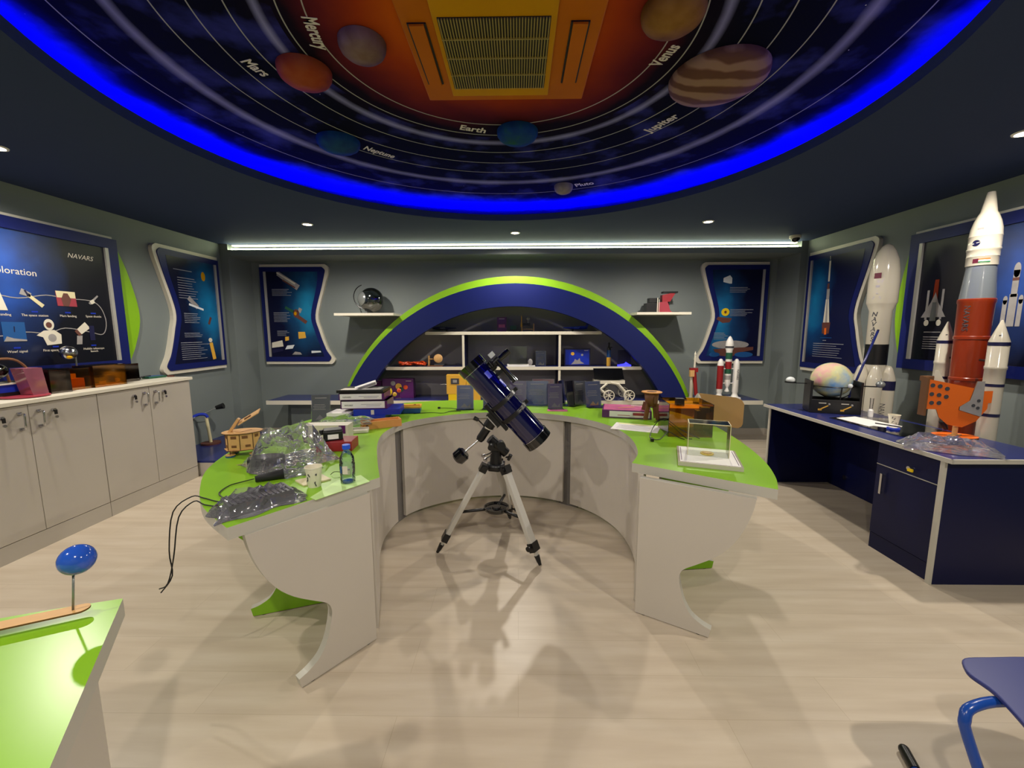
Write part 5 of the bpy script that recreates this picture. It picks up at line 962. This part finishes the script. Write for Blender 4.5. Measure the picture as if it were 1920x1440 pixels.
# wind vane model on the low platform
t=thing('rotor_model','cream post with blue arm and black cups on a round brown base','model',(-3.45,4.44,.15))
b=B().m('brown_red'); b.cyl((-3.45,4.44,.15),(-3.45,4.44,.168),.095,n=32); b.obj('base',t)
b=B().m('cream'); b.cyl((-3.45,4.44,.168),(-3.475,4.44,.46),.016); b.obj('post',t)
b=B().m('royal'); b.tube([(-3.46,4.44,.45),(-3.48,4.43,.485),(-3.53,4.40,.49),(-3.56,4.36,.47)],.016,n=10); b.obj('arm',t)
for p,q in (((-3.575,4.30,.42),(-3.54,4.30,.46)),((-3.475,4.60,.53),(-3.40,4.62,.55))): b=B().m('black'); b.cyl(p,q,.022,.034,n=16); b.obj('cup',t)
b=B().m('pewter'); b.cyl((-3.55,4.35,.46),(-3.46,4.60,.535),.004); b.obj('cross_rod',t)

# ------------------------------------------------------------ right desk items and tall rockets
ZR=.7262
t=thing('earth_globe','political earth globe with orbiting balls on black stand on the blue desk','globe',(2.60,3.44,ZR))
gx,gy,gz=2.62,3.45,.985; M=FR(2.60,3.40,ZR,-.38)
b=B(M).m('black'); 
for s_ in (-.165,.165): b.box((s_,0,.13),(.018,.20,.26))
b.box((0,-.095,.055),(.33,.012,.11)); b.box((0,.095,.055),(.33,.012,.11)); b.box((0,0,.012),(.33,.20,.02)); st=b.obj('stand',t,bevel=.003)
for s_ in (-.075,.075): b=B(M).m('yellow_soft'); b.box((s_,-.102,.045),(.075,.002,.008),R3(0,0,-.55)); b.box((s_-.025,-.102,.028),(.025,.002,.014)); b.m('letter'); b.box((s_-.01,-.102,.082),(.05,.002,.006)); b.m('stone'); b.sph((s_+.035,-.102,.074),.009,n=10); b.obj('printed_telescope',st)
b=B().m('world_map'); b.sph((gx,gy,gz),.145,n=48); b.obj('ball',t)
b=B().m('black'); b.tube([(gx+.155*math.cos(a),gy+.155*math.sin(a),gz-.045) for a in [2*PI*i/28 for i in range(29)]],.004,n=6,sub=1,cap=False); b.tube([(gx+.15*math.cos(a)*math.cos(-.4),gy-.05+.15*math.cos(a)*math.sin(-.4),gz+.15*math.sin(a)) for a in [-PI*.75+PI*.5*i/12 for i in range(13)]],.004,n=6,sub=1); b.cyl((gx-.02,gy-.15,gz-.045),(gx-.02,gy-.14,gz-.15),.005); b.obj('orbit_ring',t)
b=B().m('black'); b.cyl((gx-.14,gy+.03,gz-.035),(gx-.27,gy+.10,gz-.035),.004); b.cyl((gx-.27,gy+.10,gz-.035),(gx-.27,gy+.10,gz-.025),.042,n=20); b.m('glass_white'); b.sph((gx-.27,gy+.10,gz-.012),.034,(1,1,.8)); b.obj('left_satellite',t)
b=B().m('black'); b.cyl((gx+.13,gy-.08,gz-.04),(gx+.22,gy-.22,gz-.03),.005); b.m('pewter'); b.sph((gx+.215,gy-.225,gz-.01),.030,(1,1,.9)); b.cyl((gx+.215,gy-.225,gz+.01),(gx+.215,gy-.225,gz+.04),.006,.001); b.obj('right_satellite',t)
b=B().m('glass_white'); b.sph((gx+.03,gy-.165,gz-.03),.018); b.obj('moon',t)
b=B().m('blue_label'); b.M=Matrix(); p0=V3((2.79,3.50,.7265));p1=V3((3.008,3.50,1.40)); b.sl.clear(); b.m('navy'); b.cyl(p0,p1,.0085,n=10); b.m('blue_top'); b.cyl(p0+(p1-p0)*.02,p0+(p1-p0)*.98,.0092,n=10); single(b,'blue_pointer','long dark blue pointer stick leaning behind the globe','pointer',loc=p0)
b=B().m('sign_clear'); b.prism([(2.40,3.14),(2.62,3.20),(2.84,3.10),(2.86,2.62),(2.62,2.50),(2.43,2.58)],(0,0,ZR),(1,0,0),(0,1,0),(0,0,.004)); single(b,'clear_sheet','large clear plastic sheet lying under papers on the blue desk','plastic sheet',loc=(2.6,2.8,ZR))
b=B().m('paper'); b.prism([(2.44,3.12),(2.62,3.17),(2.68,2.84),(2.62,2.80),(2.60,2.84),(2.55,2.80),(2.50,2.86),(2.45,2.84)],(0,0,ZR+.0045),(1,0,0),(0,1,0),(0,0,.0015)); single(b,'torn_paper','white torn sheet of paper on the blue desk','paper',loc=(2.55,3,ZR))
cup(2.69,2.92,ZR+.0045,'white paper cup on the clear sheet on the blue desk',.034,.068)
t=thing('small_bottle','small white capped clear bottle between globe and paper on the blue desk','bottle',(2.735,3.17,ZR)); b=B().m('white'); b.lathe([(.017,.0),(.018,.05),(.010,.06)],(2.735,3.17,ZR+.0045)); b.obj('body',t); b=B().m('sign_clear'); b.cyl((2.735,3.17,ZR+.062),(2.735,3.17,ZR+.15),.010,.012); b.obj('clear_tube',t)
b=B().m('royal'); b.lathe([(.034,0),(.036,.004),(.034,.012),(.028,.012)],(2.545,2.76,ZR+.0045),n=28); b.m('letter'); b.cyl((2.545,2.76,ZR+.0165),(2.545,2.76,ZR+.018),.022); single(b,'round_tin','small round blue and white tin on the clear sheet','tin',loc=(2.545,2.76,ZR))
b=B().m('black'); b.cyl((2.56,2.92,ZR+.010),(2.63,2.80,ZR+.010),.004,n=8); single(b,'pen','thin dark pen lying on the torn paper','pen',loc=(2.6,2.86,ZR))
M=FR(2.755,2.57,ZR,-.15); t=thing('satellite_craft','orange and grey laser cut satellite craft with holes on a round orange base','model',M.translation)
b=B(M).m('orange_craft'); b.prism([(.115*math.cos(a),.085*math.sin(a)) for a in [2*PI*i/36 for i in range(36)]],(0,0,0),(1,0,0),(0,1,0),(0,0,.012),side='wood_dark'); b.m('wood'); b.box((-.0,.0,.014),(.09,.03,.006),R3(.5)); b.obj('round_base',t)
b=B(M).m('wood'); b.cyl((.0,0,.012),(0,0,.07),.013); b.m('black'); b.cyl((-.05,.0,.05),(-.075,.0,.10),.012,.018); b.obj('post',t)
b=B(M).m('orange_craft'); O=(-.02,-.03,.07)
b.prism([(-.19,.11),(-.185,.30),(.12,.235),(.15,.18),(.15,.12),(.10,.04),(.03,.0),(-.05,.015),(-.10,.06),(-.12,.11)],O,(1,0,0),(0,0,1),(0,.005,0),side='wood_dark'); pl=b.obj('front_plate',t)
b=B(M).m('ink')
for u,v in ((-.155,.26),(-.115,.255),(-.075,.24),(-.155,.205),(-.115,.20),(-.075,.19),(-.15,.15),(-.11,.15)): b.cyl((O[0]+u,O[1]-.001,O[2]+v),(O[0]+u,O[1]+.0001,O[2]+v),.013,n=16)
b.obj('holes',pl)
b=B(M).m('orange_craft'); b.prism([(.10,.14),(.10,.22),(.21,.225),(.21,.15)],(-.02,.02,.07),(1,0,0),(0,0,1),(0,.005,0),side='wood_dark'); b.obj('side_fin',t)
b=B(M).m('stone'); b.prism([(.0,.13),(.05,.17),(.075,.29),(.115,.29),(.12,.07),(.0,.11)],(-.02,-.036,.07),(1,0,0),(0,0,1),(0,.005,0),side='wood_dark'); b.m('ink'); 
for u,v in ((.07,.14),(.095,.17),(.095,.125)): b.cyl((-.02+u,-.0368,.07+v),(-.02+u,-.0358,.07+v),.010,n=14)
b.obj('grey_bracket',t)
b=B(M).m('wood_dark'); b.box((-.21,-.02,.26),(.012,.05,.24)); b.box((-.19,.0,.37),(.05,.04,.03)); b.m('off_white'); b.prism([(-.02,0),(.05,0),(.0,.09),(-.02,.09)],(-.13,-.0,.33),(1,0,0),(0,0,1),(0,.003,0)); b.obj('back_frame',t)
bag('plastic_bag','clear glossy bag hanging over the front corner of the blue desk',FR(2.44,2.30,ZR+.001,-.55),.40,.24,.07,'clear_bag',21)

def white_rocket(x,y):
    t=thing('model_rocket','tall white rocket with black band, left of the orange rocket','model rocket',(x,y,0),'tall model rockets behind the blue desk')
    b=B().m('white_gloss'); b.lathe([(.078,.10),(.078,1.56),(.098,1.615),(.104,1.63),(.104,1.80),(.098,1.90),(.085,1.985),(.062,2.055),(.038,2.098),(.014,2.118),(0,2.12)],(x,y,0),n=48,cap=False); c=b.obj('core',t)
    b=B().m('black'); b.lathe([(.079,1.10),(.0795,1.10),(.0795,1.275),(.079,1.275)],(x,y,0),n=48); b.obj('black_band',c)
    f=V3((-x,-y,0)).normalized(); s=V3((-f.y,f.x,0)); s=s if s.x>0 else -s   # towards the camera, to the right
    def wrap(b2,off):
        for v in b2.bm.verts:
            u=(v.co-V3((x,y,0))).dot(s); d=V3((v.co.x-x,v.co.y-y,0)).dot(f)
            a=u/off[0]; rr=off[0]+ (d-off[0]); q=V3((x,y,0))+s*(rr*math.sin(a+off[1]))+f*(rr*math.cos(a+off[1])); v.co.x,v.co.y=q.x,q.y
    b=B().m('ink')
    for i,ch in enumerate('NAVARS'):
        b.text(ch,V3((x,y,1.53-.0425*i))+f*.0785,V3((0,0,0))+s,(0,0,1),.052,align='CENTER',bold=.012,shear=.2) if ch!='A' or i!=3 else b.text('\u039b' if 0 else 'A',V3((x,y,1.53-.0425*i))+f*.0785,s,(0,0,1),.052,align='CENTER',bold=.012,shear=.2)
    wrap(b,(.0785,-.52)); b.obj('lettering',c)
    b=B().m('flag_maroon'); b.prism([(-.03,0),(.02,0),(.02,.045),(-.03,.045)],V3((x,y,1.83))+f*.105,s,(0,0,1),f*.001); wrap(b,(.105,-.38)); b.obj('flag',c)
    b=B().m('paper_text'); 
    for z,w_ in ((1.765,.03),(1.755,.022),(1.70,.012),(1.672,.05),(1.660,.06)): b.box(V3((x,y,z))+f*.105,(.001,.001,.001)); b.prism([(-w_/2,0),(w_/2,0),(w_/2,.006),(-w_/2,.006)],V3((x,y,z))+f*.105,s,(0,0,1),f*.001)
    wrap(b,(.105,-.35)); b.obj('small_print',c)
    for a in (-2.1,-1.0,.1,1.2,2.3):
        ca,sa=math.cos(a),math.sin(a); p=V3((x,y,0))+s*(.098*sa)+f*(.098*ca)
        b=B().m('white_gloss'); b.lathe([(.056,.0),(.056,.975),(.052,.99),(.030,1.07),(.016,1.09),(0,1.095)],p,n=32,cap=False); o=b.obj('booster',t)
        if a==1.2: b=B().m('navy'); b.lathe([(.0565,.885),(.0568,.885),(.0568,.965),(.0565,.965)],p,n=32); b.obj('blue_band',o)
    b=B().m('ink'); b.text('NAVARS',V3((x,y,.78))+s*.075+f*.154,(0,0,-1),s,.05); b.obj('lettering',t)
white_rocket(3.13,3.64)
def orange_rocket(x,y):
    t=thing('model_rocket','tallest rocket with orange core, grey cone and two white boosters behind the desk','model rocket',(x,y,0),'tall model rockets behind the blue desk')
    f=V3((-x,-y,0)).normalized(); s=V3((-f.y,f.x,0)); s=s if s.x>0 else -s
    b=B().m('orange_rocket'); b.lathe([(.075,0),(.075,.30),(.079,.75),(.082,1.02),(.0825,1.05),(.086,1.055),(.086,1.07),(.082,1.075),(.084,1.33),(.088,1.335),(.088,1.352),(.084,1.357),(.088,1.57),(.092,1.58),(.092,1.60),(.088,1.605)],(x,y,0),n=56); c=b.obj('core',t)
    b=B().m('grey_rocket'); b.lathe([(.087,1.603),(.075,1.76),(.072,1.80),(.072,1.825)],(x,y,0),n=56); b.obj('grey_cone',t)
    b=B().m('white_gloss'); b.lathe([(.077,1.82),(.077,1.875),(.079,1.878),(.077,1.882),(.078,1.915),(.081,1.92),(.081,1.93),(.078,1.935),(.078,2.005),(.080,2.01),(.078,2.015),(.074,2.06),(.064,2.105),(.050,2.145),(.040,2.165),(.020,2.29),(.0185,2.292),(0,2.292)],(x,y,0),n=56); nz_=b.obj('nose',t)
    def w3(b2,r,a0):
        for v in b2.bm.verts:
            u=(v.co-V3((x,y,0))).dot(s); d=V3((v.co.x-x,v.co.y-y,0)).dot(f); a=u/r+a0; q=V3((x,y,0))+s*(d*math.sin(a))+f*(d*math.cos(a)); v.co.x,v.co.y=q.x,q.y
    b=B().m('flag_maroon'); O=V3((x,y,1.835))+f*.0778
    b.prism([(-.035,0),(-.008,0),(-.008,.028),(-.035,.028)],O,s,(0,0,1),f*.001)
    for k,mt in enumerate(('flag_green','paper','flag_saffron')): b.m(mt); b.prism([(-.008+.0135*j,.0093*k) for j in range(5)]+[(-.008+.0135*j,.0093*(k+1)) for j in range(4,-1,-1)],O,s,(0,0,1),f*.001)
    w3(b,.078,-.12); b.obj('flags',nz_)
    b=B().m('purple' if 0 else 'navy'); O=V3((x,y,1.965))+f*.0788; b.prism([(.020*math.cos(a),.020*math.sin(a)) for a in [2*PI*i/20 for i in range(20)]],O,s,(0,0,1),f*.001); b.m('letter'); b.prism([(-.018,-.006),(.018,.002),(.018,.006),(-.018,-.002)],O+f*.001,s,(0,0,1),f*.001); w3(b,.079,-.50); b.obj('round_emblem',nz_)
    b=B().m('stone'); b.prism([(-.015,0),(.015,0),(.015,.012),(-.015,.012)],V3((x,y,2.05))+f*.0755,s,(0,0,1),f*.001); w3(b,.079,-.35); b.obj('small_print',nz_)
    b=B().m('ink'); b.text('NAVARS',V3((x,y,1.56))+f*.0885,(0,0,-1),s,.045); w3(b,.086,-.45); b.obj('lettering',c)
    for p in (V3((2.985,2.602,0)),V3((3.10,3.035,0))):
        b=B().m('white_gloss'); b.lathe([(.047,0),(.047,1.06),(.047,1.15),(.050,1.155),(.050,1.17),(.047,1.175),(.047,1.325),(.006,1.455),(0,1.458)],p,n=40,cap=False); o=b.obj('booster',t)
        for h0,h1 in ((.855,.875),(1.045,1.063),(1.30,1.322)): b=B().m('navy'); b.lathe([(.0475,h0),(.0478,h0),(.0478,h1),(.0475,h1)],p,n=40); b.obj('blue_band',o)
        ff=V3((-p.x,-p.y,0)).normalized(); b=B().m('ink'); b.box(p+ff*.034+V3((0,0,1.36)),(.010,.004,.013),R3(-.7)); b.obj('small_mark',o)
        q=V3((x,y,0))
        for z in (.5,1.2): b=B().m('black'); b.cyl(p+V3((0,0,z)),p.lerp(q,.55)+V3((0,0,z)),.008); b.obj('strut',t)
orange_rocket(3.10,2.87)

# ------------------------------------------------------------ chair at the right bottom
t=thing('blue_chair','blue moulded seat chair with bright blue tube legs at the bottom right corner','chair',(1.55,.85,0))
b=B().m('chair_blue'); cx,cy=1.525,.885
sh=crom2([(1.290,1.095),(1.272,1.06),(1.275,1.0),(1.24,.90),(1.20,.80),(1.24,.70),(1.42,.64),(1.64,.66),(1.80,.78),(1.84,.95),(1.74,1.09),(1.55,1.125),(1.40,1.125),(1.32,1.12),(1.290,1.095)],4)[:-1]
b.prism(sh,(0,0,.425),(1,0,0),(0,1,0),(0,0,.012)); b.obj('seat',t,bevel=.004)
b=B().m('tube_paint'); b.tube([(1.45,.98,.412),(1.30,1.0,.412),(1.20,.985,.408),(1.175,.975,.385),(1.178,.965,.34),(1.215,.90,.14),(1.235,.87,.02),(1.235,.87,.0)],.0125,n=12); b.obj('leg',t)
for q in ([(1.45,.78,.412),(1.22,.72,.40),(1.20,.70,.36),(1.20,.62,0)],[(1.62,.98,.412),(1.80,1.02,.40),(1.83,1.03,.36),(1.88,1.08,0)],[(1.62,.78,.412),(1.80,.72,.40),(1.83,.70,.36),(1.88,.62,0)]):
    b=B().m('tube_paint'); b.tube(q,.0125,n=12); b.obj('leg',t)
b=B().m('chair_blue'); b.prism([(1.84+.0,.72),(1.86,.72),(1.86,1.0),(1.84,1.0)],(0,0,.50),(1,0,0),(0,1,0),(0,0,.30)); b.m('tube_paint'); b.tube([(1.70,.80,.415),(1.84,.80,.43),(1.865,.80,.60)],.01,n=8); b.tube([(1.70,.95,.415),(1.84,.95,.43),(1.865,.95,.60)],.01,n=8); b.obj('backrest',t)
t=thing('chair_base','blue tube chair foot with black end cap on the floor at the bottom edge','chair',(1.27,1.1,0))
b=B().m('tube_paint'); b.tube([(1.265,1.17,.016),(1.21,1.02,.016),(1.12,.8,.016)],.0125,n=12); b.obj('runner',t); b=B().m('black'); b.cyl((1.282,1.215,.016),(1.258,1.15,.016),.0155,n=16); b.sph((1.282,1.215,.016),.0155,n=14); b.obj('end_cap',t)
